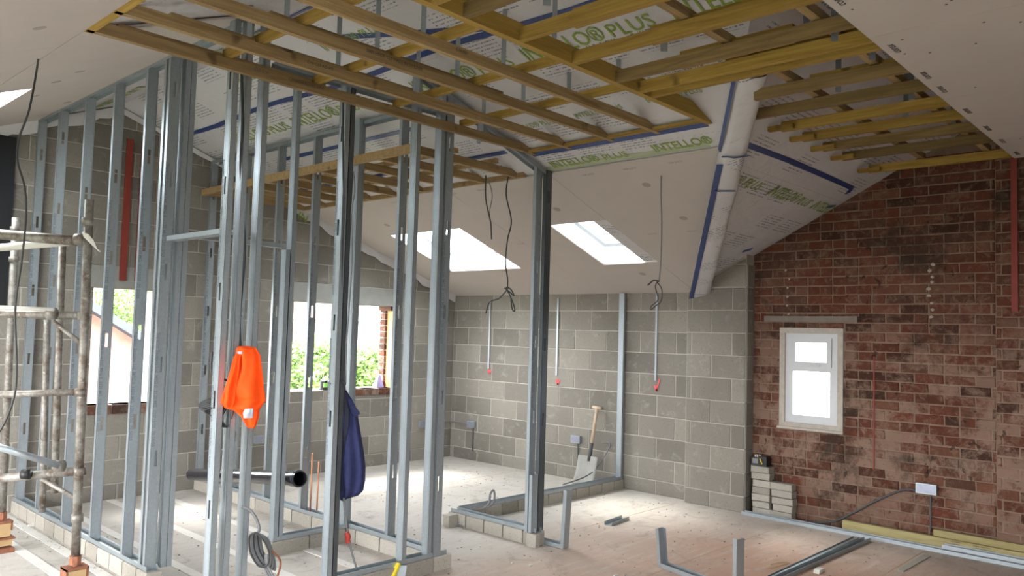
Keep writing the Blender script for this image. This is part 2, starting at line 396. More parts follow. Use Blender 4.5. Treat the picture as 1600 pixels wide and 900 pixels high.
# back wall
W1 = (-4.58, -3.98, .885, 1.985); W2 = (-2.46, -1.0, .94, 1.955)
HB = [W1, W2, (-4.75, -3.8, 1.985, 2.19), (-2.75, -.72, 1.955, 2.165), (-4.58, -3.98, .80, .885), (-1.9, -1.0, .865, .94)]
m = MB()
xs = sorted(set([XL - .3, W1[0], W1[1], W2[0], W2[1], XR, .3]))
for a, b in zip(xs, xs[1:]):
    mid = (a + b) / 2; segs = [(0, None)]
    for h in (W1, W2):
        if h[0] <= mid <= h[1]: segs = [(0, h[2]), (h[3], None)]
    for z0, z1 in segs:
        ta, tb = (roofz(a) + .12, roofz(b) + .12) if z1 is None else (z1, z1)
        m.poly([(a, 0, z0), (b, 0, z0), (b, .32, z0), (a, .32, z0), (a, 0, ta), (b, 0, tb), (b, .32, tb), (a, .32, ta)],
               [(0,3,2,1),(4,5,6,7),(0,1,5,4),(1,2,6,5),(2,3,7,6),(3,0,4,7)])
wb = m.build('wall_back', 'block_mortar'); tag(wb, 'grey concrete block gable wall with two openings', None, kind='structure')
rects = courses(XL, -.005, 0, 3.75, .440, .215, .010, zoff=-.075, off=.12)
masonry(wb, 'block', rects, place_back, .005, .005, 'block', .0012, holes=HB, clips=[(K1, 1, Z1 - .005), (-K2, 1, 3.085 + K2 * 5.987 - .005)],
        key=lambda p: -p[0][0] * 0 + abs(p[0][0] + 2.6))
MB().box(-2.75, -.72, -.014, .10, 1.955, 2.165).build('lintel', 'lintel', wb)
MB().box(-4.75, -3.8, -.014, .10, 1.985, 2.19).build('lintel', 'lintel', wb)
for (a, b, z0, z1) in ((-4.58, -3.98, .80, .885), (-1.9, -1.0, .865, .94)):
    x = a
    while x < b - .03:
        MB().box(x + .003, min(x + .212, b) - .003, -.016, .20, z0, z1).build('sill_brick', 'brick', wb); x += .222
z = .94
while z < 1.9:
    MB().box(-1.0 - .045, -1.0 + .01, .16, .26, z, min(z + .068, 1.95)).build('reveal_brick', 'brick', wb); z += .078
MB().box(-1.012, -.99, .05, .16, .94, 1.95).build('cavity_closer', 'insulation_orange', wb)
MB().box(-1.05, -1.0, .05, .3, 1.90, 1.955).build('head_brick', 'brick', wb)
for x in (-4.335, -4.195):
    MB().box(x - .03, x + .03, -.03, -.011, 2.06, 3.42).build('painted_strip', 'red_paint', wb)
# block wall on the right
wr = MB().box(0, .25, -3.62, .3, 0, Z1 + .05).build('wall_right', 'block_mortar'); tag(wr, 'grey concrete block wall under the roof windows', None, kind='structure')
masonry(wr, 'block', courses(.005, 3.62, 0, Z1 + .02, .440, .215, .010, zoff=-.075, off=.05), place_right(0), .005, .005, 'block', .0012)
wp = MB().box(-.10, .25, -4.27, -3.62, 0, 2.55).build('wall_pier', 'block_mortar'); tag(wp, 'projecting block pier where the block wall meets the brick wall', None, kind='structure')
masonry(wp, 'block', courses(3.625, 4.265, 0, 2.52, .440, .215, .010, zoff=-.068, off=.27), place_right(-.10), .006, .006, 'block', .0015, clips=[(-KB, 1, ZB - .01)])
for i in range(12):
    z = -.068 + i * .225
    if z + .2 < 2.45: MB().box(-.094, .05, -4.283, -4.272, max(z, 0), min(z + .215, 2.5)).build('block', 'block', wp)
# brick wall
BX = .05
HW = (4.555, 5.15, .85, 1.79)
m = MB()
for a, b, z0, z1 in ((4.27, HW[0], 0, 3.6), (HW[1], 6.37, 0, 3.6), (HW[0], HW[1], 0, HW[2]), (HW[0], HW[1], HW[3], 3.6)):
    m.box(BX, BX + .26, -b, -a, z0, z1)
m.box(BX - .05, BX + .26, YB, -6.37, 0, 3.6)
wg = m.build('wall_gable', 'brick_mortar'); tag(wg, 'old red brick gable wall with patches of lime and soot', None, kind='structure')
hl = (4.40, 5.29, 1.845, 1.905)
rects = courses(4.275, 6.36, 0, 3.3, .222, .074, .011, zoff=-.02, off=.07)
rects2 = []
for i, r in enumerate(rects):
    if random.random() < .10 and r[1] - r[0] > .2: rects2 += [(r[0], r[0] + .105, r[2], r[3]), (r[0] + .116, r[1], r[2], r[3])]
    else: rects2.append(r)
vis = lambda p: (0 if p[0][1] < 3.25 else 9) + abs(p[0][1] - 1.25) * .5
masonry(wg, 'brick', rects2, place_right(BX), .006, .005, 'brick', .0036, limit=295, holes=[HW, hl], key=vis, stuffmat='brick_stuff', variants=8)
masonry(wg, 'brick_tooth', courses(6.375, 10.1, 0, 3.3, .222, .074, .011, zoff=-.045, off=.15), place_right(BX - .05), .006, .005, 'brick', .0036, limit=250, variants=8, stuffmat='brick_stuff', key=lambda p: p[0][0])
for o in list(wg.children):
    if o.name.startswith('brick_tooth'): o.name = 'brick.300'
MB().box(BX - .045, BX + .1, -5.285, -4.405, 1.848, 1.902).build('lintel', 'lintel_old', wg)
MB().box(BX - .075, BX - .055, -6.53, -6.485, 1.95, 3.3).build('painted_strip', 'red_paint', wg)
for i in range(9):
    z = 1.91 + i * .056 + random.uniform(-.01, .01)
    for tgt, yy in ((0, -5.885 + random.uniform(-.02, .02)),):
        b = bmesh.new(); bmesh.ops.create_icosphere(b, subdivisions=1, radius=.018)
        for v in b.verts: v.co = Vector((v.co.x * .5, v.co.y * random.uniform(.6, 1.4), v.co.z * random.uniform(.5, 1.1)))
        me = bpy.data.meshes.new('adhesive_dab'); b.to_mesh(me); b.free(); me.materials.append(MAT['dab']); link('adhesive_dab', me, wg, Matrix.Translation((BX - .014, yy, z)))
for i in range(6):
    b = bmesh.new(); bmesh.ops.create_icosphere(b, subdivisions=1, radius=.012)
    for v in b.verts: v.co = Vector((v.co.x * .5, v.co.y * random.uniform(.6, 1.4), v.co.z * random.uniform(.5, 1.4)))
    me = bpy.data.meshes.new('adhesive_dab'); b.to_mesh(me); b.free(); me.materials.append(MAT['dab']); link('adhesive_dab', me, wg, Matrix.Translation((BX - .014, -4.62 + random.uniform(-.02, .02), 1.92 + i * .085)))
for yy, z0, z1 in ((-5.42, .55, 1.55), ):
    MB().box(BX - .0125, BX - .008, yy - .006, yy + .006, z0, z1).build('old_pipe_mark', 'red_paint', wg)
# window in the brick wall
def frame_boxes(m, y0, y1, z0, z1, t_, x0, x1):
    m.box(x0, x1, y0, y1, z0, z0 + t_); m.box(x0, x1, y0, y1, z1 - t_, z1); m.box(x0, x1, y0, y0 + t_, z0 + t_, z1 - t_); m.box(x0, x1, y1 - t_, y1, z0 + t_, z1 - t_)
wn = MB(); frame_boxes(wn, -5.152, -4.553, .848, 1.792, .052, BX - .018, BX + .10); wn = wn.build('window_1', 'upvc_plaster'); tag(wn, 'small white window in the brick wall, vent pane over a taller pane', None, kind='structure')
f = MB(); frame_boxes(f, -5.102, -4.603, .90, 1.742, .075, BX + .0, BX + .07); f.box(BX, BX + .07, -5.03, -4.675, 1.385, 1.46); f.build('window_frame', 'upvc', wn)
f = MB(); frame_boxes(f, -5.045, -4.66, 1.43, 1.70, .045, BX - .012, BX + .05); cs = f.build('vent_sash', 'upvc', wn)
MB().box(BX - .03, BX - .016, -4.94, -4.80, 1.437, 1.449).build('handle', 'white_plastic', cs)
MB().box(BX + .03, BX + .036, -5.03, -4.68, .98, 1.385).build('window_pane', 'glass', wn)
MB().box(BX + .03, BX + .036, -5.0, -4.705, 1.475, 1.655).build('window_pane', 'glass', wn)
MB().box(BX - .05, BX + .02, -5.165, -4.545, .838, .860).build('window_sill', 'upvc_plaster', wn)
# walls nobody sees from here
wl = MB(); wl.box(XL - .3, XL, YB, -5.2, 0, 2.2); wl.box(XL - .3, XL, -.5, .3, 0, 2.2); wl.box(XL - .3, XL, -5.2, -.5, 0, .45); portal((XL + .02, -2.85, 1.22), (1, 0, 0), 4.7, 1.5)  # wide gap is an added opening, bringing side light onto the studs
wl = wl.build('wall_left', 'block'); tag(wl, 'block wall beyond the scaffold with a wide opening added for side light', None, kind='structure')
m = MB(); m.box(XL, -8.4, YB - .3, YB, 0, 3.9); m.box(-6.7, .3, YB - .3, YB, 0, 3.9); m.box(-8.4, -6.7, YB - .3, YB, 2.2, 3.9)  # unseen opening added here, its width set by the light wanted from behind
wf = m.build('wall_front', 'block'); tag(wf, 'block wall behind the viewer with an opening added for light', None, kind='structure')
portal((-7.55, YB + .02, 1.1), (0, 1, 0), 1.7, 2.2)
portal((-1.73, .30, 1.45), (0, -1, 0), 1.46, 1.0); portal((-4.28, .30, 1.43), (0, -1, 0), .6, 1.1)
portal((BX + .25, -4.85, 1.32), (-1, 0, 0), .5, .85)
# black sheet hung on the back wall at the left
bp = MB().box(-8.0, -5.29, -.05, -.015, 1.78, 3.24).build('black_sheet', 'black_panel'); tag(bp, 'black sheet fixed high on the block gable wall at the far left', 'sheet')
# ------------------------------------------------------------------ roof lining
def slope_cells(parent, name, f, xr, yr, holes, xcuts, ycuts, thick, mat, gap=.0015):
    X = sorted(set([xr[0], xr[1]] + xcuts)); Y = sorted(set([yr[0], yr[1]] + ycuts))
    for a, b in zip(X, X[1:]):
        for c, d in zip(Y, Y[1:]):
            rs = [(a, b, c, d)]
            for h in holes: rs = [q_ for p in rs for q_ in sub_rect(p, h)]
            mm = MB()
            for (x0, x1, y0, y1) in rs:
                if x0 == a: x0 += gap
                if x1 == b: x1 -= gap
                if y0 == c: y0 += gap
                if y1 == d: y1 -= gap
                P = [(x, y, f(x) + dz) for dz in (0, thick) for x, y in ((x0, y0), (x1, y0), (x1, y1), (x0, y1))]
                mm.poly(P, [(0,3,2,1),(4,5,6,7),(0,1,5,4),(1,2,6,5),(2,3,7,6),(3,0,4,7)])
            if mm.v: mm.build(name, mat, parent)
RL = [(-1.70, -.73, -1.86, -.72), (-1.60, -.72, -3.66, -3.00)]          # roof windows over the block wall (x0,x1,y0,y1)
RL2 = [(-6.65, -5.73, -2.0, -.85), (-6.65, -5.73, -6.3, -5.2), (-6.65, -5.73, -8.6, -7.5)]  # left slope roof windows; the last two are out of view, added for daylight
cs_ = empty('ceiling'); tag(cs_, 'pinkish plasterboard slope with two roof windows', None, kind='structure')
# right slope, cut on the valley line
def board_poly(parent, pts, f, thick=.0125, mat='plasterboard', name='plasterboard'):
    n = len(pts); P = [(x, y, f(x, y)) for x, y in pts] + [(x, y, f(x, y) + thick) for x, y in pts]
    MB().poly(P, [tuple(range(n))[::-1], tuple(range(n, 2 * n))] + [(i, (i + 1) % n, n + (i + 1) % n, n + i) for i in range(n)]).build(name, mat, parent)
slope_cells(cs_, 'plasterboard', s1, (-2.4, 0.0), (-3.66, 0), RL, [-1.32], [-2.4], .0125, 'plasterboard')
for xa, xb in ((-1.32, 0.0), (-2.4, -1.32)):
    ya, yb = -3.66 - (.0 - xb) * .64, -3.66 - (0 - xa) * .64
    board_poly(cs_, [(xb, -3.662), (xb, ya - .001), (xa, yb), (xa, -3.662)], lambda x, y: s1(x))
for px, py in ((1010, 289), (870, 327), (1068, 341), (1004, 428), (605, 352)):
    v = ray(px, py); n_ = np.array([K1, 0, 1]); tt = (Z1 - n_ @ CAM) / (n_ @ v); p = CAM + v * tt
    mm = MB(); mm.tube([(0, 0, -.0015), (0, 0, .002)], .035, 16); mm.build('filler_patch', 'filler', cs_, loc=tuple(p)).rotation_euler = (0, math.atan(K1), 0)
for y in (-.7, -1.5, -2.35, -2.75, -3.95, -4.35, -4.75):
    x = -2.33; lay_text('corex', 'grey_ink', (x, y - .11, s1(x) - .0015), (0, 1, 0), (1, 0, -K1), .035, cs_, 'board_print')
for y in (-2.3, -4.3, -3.9): lay_text('corex', 'grey_ink', (-1.28, y, s1(-1.28) - .0015), (0, -1, 0), (-1, 0, K1), .03, cs_, 'board_print')
# left slope boards
cl = empty('ceiling'); tag(cl, 'grey white plasterboard slope at the upper left', None, kind='structure')
slope_cells(cl, 'plasterboard', s2, (XL, -5.987), (YB, 0), RL2, [-7.1, -6.65], [-2.0, -3.35, -4.7, -7.1], .0125, 'plasterboard')
slope_cells(cl, 'plasterboard', s2, (-5.987, -5.06), (-3.70, 0), RL2, [], [-2.0], .0125, 'plasterboard')
for px, py, a in ((62, 44, 0), (88, 128, 0), (125, 112, 1), (55, 150, 1), (105, 160, 1)):
    v = ray(px, py); n_ = np.array([-K2, 0, 1]); tt = (3.085 + K2 * 5.987 - n_ @ CAM) / (n_ @ v); p = CAM + v * tt
    MB().tube([(0, 0, -.0015), (0, 0, .002)], .03, 12).build('filler_patch', 'filler', cl, loc=tuple(p)).rotation_euler = (0, -math.atan(K2), 0)
# flat board over the near part of the room
cf = empty('ceiling'); tag(cf, 'flat plasterboard ceiling above the viewer, its edge printed corex', None, kind='structure')
for xa, xb in ((-5.987, -4.8), (-4.8, -3.6), (-3.6, -2.4), (-2.4, -1.2), (-1.2, -.52)):
    for ya, yb in ((-8.95, -6.602), (YB, -8.95)):
        MB().box(xa + .0012, xb - .0012, ya + .001, yb, HJ - .0125, HJ - .0005).build('plasterboard', 'plasterboard', cf)
for x in (-4.16, -3.45, -2.95, -2.65, -2.12, -1.62, -1.2, -.75):
    lay_text('corex', 'black_ink', (x + .12, -6.665, HJ - .0145), (-1, 0, 0), (0, 1, 0), .040, cf, 'board_print')
for i in range(26):
    x = random.uniform(-4.4, -.7); y = random.uniform(-7.6, -6.66)
    MB().tube([(x, y, HJ - .014), (x, y, HJ - .0125)], .006, 6).build('board_screw', 'dark_grey', cf)
# membrane: three sheets, wrapped valley and upstand, tapes and print are its parts
mb = empty('vapour_membrane'); tag(mb, 'white printed vapour membrane lining the roof behind the joists, with blue tape', 'membrane')
def sheet(pts, f, mat, n=1, off=.03, thick=.004, name='membrane_sheet'):
    P = [(x, y, f(x, y) + off) for x, y in pts]; k = len(P); P += [(x, y, z + thick) for x, y, z in P]
    return MB().poly(P, [tuple(range(k))[::-1], tuple(range(k, 2 * k))] + [(i, (i + 1) % k, k + (i + 1) % k, k + i) for i in range(k)]).build(name, mat, mb)
def vy(x): return (ZB - s1(x)) / KB          # y of the valley at x
def gridsheet(xr, yr, f, holes, mat, off):
    rs = [(xr[0], xr[1], yr[0], yr[1])]
    for h in holes: rs = [q_ for p in rs for q_ in sub_rect(p, h)]
    mm = MB()
    for (x0, x1, y0, y1) in rs:
        P = [(x, y, f(x) + off + dz) for dz in (0, .004) for x, y in ((x0, y0), (x1, y0), (x1, y1), (x0, y1))]
        mm.poly(P, [(0,3,2,1),(4,5,6,7),(0,1,5,4),(1,2,6,5),(2,3,7,6),(3,0,4,7)])
    return mm.build('membrane_sheet', mat, mb)
gridsheet((XR, .2), (vy(0.2) , .1), s1, RL, 'membrane_x', .022)
sheet([(.2, vy(.2)), (XR, vy(.2)), (XR, vy(XR))], lambda x, y: s1(x), 'membrane_x', off=.022)
YR = (ZB - ZR) / KB
sheet([(.3, vy(.3) + .0), (XR, YR), (.3, YR)], lambda x, y: ZB - KB * y, 'membrane_y', off=.022)
gridsheet((XL - .3, XR), (YB, .1), s2, RL2, 'membrane_x', .022)
sheet([(.3, YR + .01), (XR - .02, YR + .01), (XR - .02, YB), (.3, YB)], lambda x, y: ZR, 'membrane_y', off=.022)
# wrapped valley beam
d = Vector((-1, vy(-1) - vy(0), K1)); side = Vector((-(vy(-1) - vy(0)), -1, 0)).normalized(); side = Vector((.54, -.84, 0))
V0 = Vector((.06, vy(.06), s1(.06))); V1 = Vector((-2.45, vy(-2.45), s1(-2.45))); V2 = Vector((-3.15, vy(-3.15), s1(-3.15)))
def valley_pt(P, a, h): return P + side * a + Vector((0, 0, h))
mm = MB(); rings = []
prof = [(-.03, .08), (-.03, -.06), (-.015, -.085), (.02, -.095), (.11, -.095), (.15, -.08), (.165, -.05), (.165, .10)]
for k in range(13):
    t_ = k / 12; P = V0.lerp(V1, t_); wob = .006 * math.sin(k * 2.1)
    rings.append([valley_pt(P, a * (1 - .1 * t_) + wob, h + .004 * math.sin(k * 1.3 + j)) for j, (a, h) in enumerate(prof)])
for k in range(1, 6):
    t_ = k / 5; P = V1.lerp(V2, t_)
    rings.append([valley_pt(P, a * .85 + .01, h * .75) for a, h in prof])
o_ = 0
for rg in rings: mm.v += [tuple(p) for p in rg]
n_ = len(prof)
for i in range(len(rings) - 1):
    for j in range(n_ - 1): mm.f.append((i * n_ + j, (i + 1) * n_ + j, (i + 1) * n_ + j + 1, i * n_ + j + 1))
mm.build('wrapped_valley', 'membrane_x', mb, smooth=True)
def strip(pts, width, nrm, mat='tape', name='tape', wob=.0):
    """flat tape through points, lying across direction given by nrm"""
    pts = [Vector(p) for p in pts]; mm = MB(); n = Vector(nrm).normalized(); L_ = []
    for i, p in enumerate(pts):
        dd_ = (pts[min(i + 1, len(pts) - 1)] - pts[max(i - 1, 0)]).normalized(); s_ = n.cross(dd_).normalized() * width / 2
        L_.append((p - s_, p + s_))
    for a, b in L_: mm.v += [tuple(a), tuple(b), tuple(a + n * .0015), tuple(b + n * .0015)]
    for i in range(len(L_) - 1):
        q = 4 * i; mm.f += [(q, q + 1, q + 5, q + 4), (q + 2, q + 6, q + 7, q + 3), (q, q + 4, q + 6, q + 2), (q + 1, q + 3, q + 7, q + 5)]
    return mm.build(name, mat, mb)
N1 = Vector((-K1, 0, -1)).normalized(); NB = Vector((0, -KB, -1)).normalized(); N2 = Vector((K2, 0, -1)).normalized()
def p1(x, y, e=.003): return Vector((x, y, s1(x) + .022 - e))
def pB(x, y, e=.003): return Vector((x, y, ZB - KB * y + .022 - e))
def p2(x, y, e=.003): return Vector((x, y, s2(x) + .022 - e))
strip([p1(-3.9 + .02 * math.sin(k), -.15 - .35 * k) for k in range(17)], .05, N1)
strip([p1(-3.9, -.15), p1(-3.83, -.02)], .05, N1)
strip([p1(-4.28, -3.3), p1(-4.02, -4.2), p1(-3.9, -4.6)], .05, N1)
strip([p1(-3.25, -1.0 - .5 * k) for k in range(5)], .05, N1); strip([p1(-2.75, -.5 - .5 * k) for k in range(7)], .05, N1)
strip([p2(-4.75, -3.0 - .4 * k) for k in range(6)], .05, N2); strip([p2(-4.6 - .07 * k, -4.4 - .1 * k) for k in range(5)], .05, N2)
# valley tapes
strip([valley_pt(V0.lerp(V1, t_), -.022, -.098) for t_ in np.linspace(.06, .97, 8)], .045, (0, 0, -1))
strip([valley_pt(V1, -.02, -.092), valley_pt(V1, .07, -.10), valley_pt(V1, .16, -.086)], .04, (0, 0, -1))
strip([valley_pt(V0.lerp(V1, .84), a, -.101) for a in (-.02, .06, .13)], .03, (0, 0, -1))
strip([valley_pt(V0.lerp(V1, .1), a, -.101) for a in (-.01, .06, .12)], .025, (0, 0, -1))
strip([valley_pt(V1.lerp(V2, t_), -.035, -.05) for t_ in (0, .5, 1)], .03, (-.5, .6, -.6))
strip([pB(-2.33, -5.30), pB(-1.5, -5.315), pB(-.6, -5.31), pB(-.19, -5.305)], .05, NB)
strip([pB(-.19, -5.30), pB(-.12, -5.24)], .05, NB)
for a, b in (((-1.86, -5.06), (-1.82, -4.98)), ((-1.5, -4.74), (-1.42, -4.68)), ((-1.15, -4.52), (-1.06, -4.47)), ((-.25, -4.30), (-.17, -4.36)), ((-.5, -4.1), (-.42, -4.06)), ((-.1, -5.05), (.0, -5.08))):
    strip([pB(*a), pB(*b)], .045, NB, 'tape', 'tape_patch')
# strip of sheet left bare between the sloping board and the joists
strip([p1(-2.435, y, .001) for y in (-3.66, -4.4, -5.14)], .06, N1, 'green_band', 'green_band')
strip([p1(-2.655, y) for y in (-3.7, -4.2, -4.7, -5.25)], .05, N1)
# INTELLO lettering as printed on the sheets
def intello(body, P, ud, vd, h, length=None): lay_text(body, 'green_ink', P, ud, vd, h, mb, 'lettering', .006 if h > .11 else .002, length)
up1 = (-1, 0, K1)
for y in (-.74, -1.82, -3.42, -4.50, -5.58):
    intello('INTELLO\u00ae', p1(-3.60, y, .005), (0, -1, 0), up1, .13, .62); intello('PLUS', p1(-3.60, y - .66, .005), (0, -1, 0), up1, .11, .30)
for y in (-1.9, -3.1, -4.3): lay_text('INTELLO\u00ae PLUS', 'green_ink', p1(-4.20, y, .005), (0, -1, 0), up1, .07, mb, 'lettering', 0, .62)
for y in (-3.76, -4.72): lay_text('INTELLO\u00ae', 'green_ink', p1(-2.445, y, .005), (0, -1, 0), up1, .095, mb, 'lettering', .008, .47)
lay_text('PLUS', 'green_ink', p1(-2.445, -4.27, .005), (0, -1, 0), up1, .075, mb, 'lettering', .004, .22)
for y in (-3.8, -4.4, -5.0): lay_text('INTELLO\u00ae PLUS', 'green_ink', p1(-2.98, y, .005), (0, -1, 0), up1, .05, mb, 'lettering', 0, .40)
upB = (0, -1, KB)
intello('\u00ae PLUS', pB(-1.78, -4.98, .005), (1, 0, 0), upB, .10, .40); intello('INTELLO\u00ae', pB(-1.20, -4.98, .005), (1, 0, 0), upB, .12, .50)
intello('PLUS', pB(-.66, -4.98, .005), (1, 0, 0), upB, .10, .23); intello('INTELLO', pB(-.34, -4.98, .005), (1, 0, 0), upB, .12, .38)
intello('INTELLO\u00ae PLUS', pB(-2.9, -6.28, .005), (1, 0, 0), upB, .12, 1.0)
for y in (-.2, -2.2): lay_text('INTELLO\u00ae PLUS', 'green_ink', p2(-4.75, y, .005), (0, -1, 0), (1, 0, K2), .10, mb, 'lettering', .012, 1.0)
# membrane strip turned down on the gable wall along both rakes
def rake_flap(xa, xb, f, nseg, drop, seed):
    random.seed(seed); mm = MB()
    for i in range(nseg + 1):
        x = xa + (xb - xa) * i / nseg; z = f(x) + .01; dz = drop * random.uniform(.7, 1.2)
        mm.v += [(x, -.05, z), (x, -.032 - random.uniform(0, .008), z - dz)]
    for i in range(nseg): mm.f.append((2 * i, 2 * i + 1, 2 * i + 3, 2 * i + 2))
    o = mm.build('rake_flap', 'membrane_z', mb)
    sm = o.modifiers.new('thickness', 'SOLIDIFY'); sm.thickness = .003
rake_flap(-2.55, -.03, s1, 26, .10, 3); rake_flap(XR, -2.55, s1, 16, .05, 5); rake_flap(XR, -5.5, s2, 12, .11, 4); rake_flap(-5.5, XL, s2, 14, .08, 9)
random.seed(11)
lay_text('IN', 'green_ink', (-2.50, -.056, s1(-2.4) - .10), (1, 0, -K1), (0, 0, 1), .09, mb, 'lettering', .01)
# ------------------------------------------------------------------ roof windows
def roof_window(x0, x1, y0, y1, f, label, idx, K):
    e = empty('window_%d' % idx); tag(e, label, None, kind='structure')
    T = .21
    # splayed lining box
    P = [(x, y, f(x) + .013) for x, y in ((x0, y0), (x1, y0), (x1, y1), (x0, y1))]; sl = Vector((0, 0, 1))
    Q = [(x, y, f(x) + T) for x, y in ((x0, y0), (x1, y0), (x1, y1), (x0, y1))]
    for i in range(4):
        j = (i + 1) % 4; c_ = Vector(((x0 + x1) / 2, (y0 + y1) / 2, 0)); m_ = (Vector(P[i]) + Vector(P[j])) / 2
        out = Vector((m_.x - c_.x, m_.y - c_.y, 0)); out = Vector((math.copysign(.012, out.x), 0, 0)) if abs(P[i][0] - P[j][0]) < 1e-6 else Vector((0, math.copysign(.012, out.y), 0))
        A = [Vector(P[i]), Vector(P[j]), Vector(Q[j]), Vector(Q[i])]; B = [a + out for a in A]
        MB().poly(A + B, [(0,1,2,3),(7,6,5,4),(0,4,5,1),(1,5,6,2),(2,6,7,3),(3,7,4,0)]).build('window_reveal', 'reveal_white', e)
    a0, a1, b0, b1 = x0 + .0, x1 - .0, y0 + .0, y1 - .0; m = MB(); w_ = .06
    for (xa, xb, ya, yb) in ((a0, a1, b0, b0 + w_), (a0, a1, b1 - w_, b1), (a0, a0 + w_, b0 + w_, b1 - w_), (a1 - w_, a1, b0 + w_, b1 - w_)):
        P = [(x, y, f(x) + T + dz) for dz in (-.02, .05) for x, y in ((xa, ya), (xb, ya), (xb, yb), (xa, yb))]
        m.poly(P, [(0,3,2,1),(4,5,6,7),(0,1,5,4),(1,2,6,5),(2,3,7,6),(3,0,4,7)])
    m.build('window_frame', 'upvc', e)
    P = [(x, y, f(x) + T + .02 + dz) for dz in (0, .006) for x, y in ((a0 + w_, b0 + w_), (a1 - w_, b0 + w_), (a1 - w_, b1 - w_), (a0 + w_, b1 - w_))]
    MB().poly(P, [(0,3,2,1),(4,5,6,7),(0,1,5,4),(1,2,6,5),(2,3,7,6),(3,0,4,7)]).build('window_pane', 'glass', e)
    zc = f((x0 + x1) / 2) + T + .10
    portal(((x0 + x1) / 2, (y0 + y1) / 2, zc), (K, 0, -1) if K > 0 else (K, 0, -1), y1 - y0, (x1 - x0) * 1.07, up=(1, 0, -K1 if f is s1 else K2))
roof_window(*RL[0], s1, 'wide roof window nearer the block corner', 2, -K1)
roof_window(*RL[1], s1, 'narrow roof window nearer the wrapped valley', 3, -K1)
roof_window(*RL2[0], s2, 'roof window in the upper left slope', 4, K2)
roof_window(*RL2[1], s2, 'unseen roof window added for daylight in the left slope beside the viewer', 5, K2)
roof_window(*RL2[2], s2, 'unseen roof window added for daylight in the left slope behind the viewer', 6, K2)
# weather side of the roof so that daylight only comes through the openings
rf = MB()
def outer(xr, yr, f, holes):
    rs = [(xr[0], xr[1], yr[0], yr[1])]
    for h in holes: rs = [q_ for p in rs for q_ in sub_rect(p, h)]
    for (x0, x1, y0, y1) in rs:
        P = [(x, y, f(x) + dz) for dz in (.20, .215) for x, y in ((x0, y0), (x1, y0), (x1, y1), (x0, y1))]
        rf.poly(P, [(0,3,2,1),(4,5,6,7),(0,1,5,4),(1,2,6,5),(2,3,7,6),(3,0,4,7)])
outer((XR, .6), (YB - .3, .5), s1, [(a - .013, b + .013, c - .013, d_ + .013) for a, b, c, d_ in RL] + [(XR, .6, YB - .3, -3.7)])
outer((XL - .6, XR), (YB - .3, .5), s2, [(a - .013, b + .013, c - .013, d_ + .013) for a, b, c, d_ in RL2])
rf.box(XR, .6, YB - .3, -3.7, ZR + .15, ZR + .25); rf.box(.31, .6, -3.75, .4, 2.0, 2.3); rf.box(.32, .6, YB, -3.7, 2.2, ZR + .2); rf.box(XR, .6, -3.74, -3.70, 2.2, ZR + .2) if False else None
P = [(XR, -3.7, s1(XR) + .2), (.6, -3.7, s1(.6) + .2), (.6, -3.7, ZR + .2), (XR, -3.7, ZR + .2)]
rf.poly(P + [(a, b + .02, c) for a, b, c in P], [(0,1,2,3),(7,6,5,4),(0,4,5,1),(1,5,6,2),(2,6,7,3),(3,7,4,0)])
ro = rf.build('roof', 'far_roof'); tag(ro, 'roof deck over the room', None, kind='structure')
# ------------------------------------------------------------------ timber joist frames
def joist(parent, a, b, w_, h, mat, name='joist'): return MB().beam(a, b, w_, h).build(name, mat, parent)
def cut_joist(parent, ax, c, a, b, w_, z0, h, mat, cut=0.0, name='joist'):
    """joist along ax at cross position c from a to b; the end b is cut to the rake (top shorter by cut)"""
    P = []
    for e, dc in ((a, 0), (b, cut)):
        for sx, z, k in ((-1, z0, 0), (1, z0, 0), (1, z0 + h, 1), (-1, z0 + h, 1)):
            q = e - math.copysign(dc * k, b - a); P.append((q, c + sx * w_ / 2, z) if ax == 'X' else (c + sx * w_ / 2, q, z))
    return MB().poly(P, [(0,1,2,3),(7,6,5,4),(0,4,5,1),(1,5,6,2),(2,6,7,3),(3,7,4,0)]).build(name, mat, parent)
fr1 = empty('joist_frame'); tag(fr1, 'brown softwood ceiling joists running across the near bay, hung on steel straps', 'ceiling joists')
JY = [jy(-3.48), jy(-3.855), jy(-4.28), jy(-4.69)]; XE = jx(-5.90)
for y, xe in zip(JY, (-2.63, -2.62, -2.65, -2.65)):
    cut_joist(fr1, 'X', y, XE, xe, .036, HJ, .060, 'wood_x', .060 / K1)
for (y, xa, xb) in ((JY[0] + .037, jx(-5.74), -4.6), (JY[1] + .037, jx(-5.62), -4.2), (JY[2] + .037, jx(-5.3), -3.8)):
    joist(fr1, (xa, y, HJ + .055), (xb, y, HJ + .055), .036, .070, 'wood_x', 'lapped_joist')
YT = jy(-5.115)
cut_joist(fr1, 'X', YT, XE, -2.66, .043, HJ, .092, 'wood_b', .092 / K1, 'trimmer')
joist(fr1, (jx(-5.885), YB + .1, HJ + .033), (jx(-5.885), JY[0] + .03, HJ + .033), .043, .066, 'wood_y', 'edge_joist')
joist(fr1, (-2.735, YT, HJ + .012), (-2.735, JY[0], HJ + .012), .045, .02, 'wood_y', 'edge_joist')
for x in (jx(-5.13), jx(-4.52), jx(-3.865), jx(-3.215)):
    joist(fr1, (x, YT + .03, HJ + .086), (x, JY[0] + .02, HJ + .086), .036, .046, 'wood_y', 'binder')
for k, (yj, x0) in enumerate(((JY[0], -5.10), (JY[0], -4.88), (JY[1], -4.98), (JY[2], -4.88), (JY[3], -4.60))):
    lay_text(['CLS C16', 'CANADA KD-HT S-P-F', 'C16 CLS KD-HT', '2005 HTCS  CLS MADE IN SWEDEN', 'C16 KD'][k], 'black_ink', (x0, yj - .0195, HJ + .032), (1, 0, 0), (0, 0, 1), .017, fr1, 'stamp')
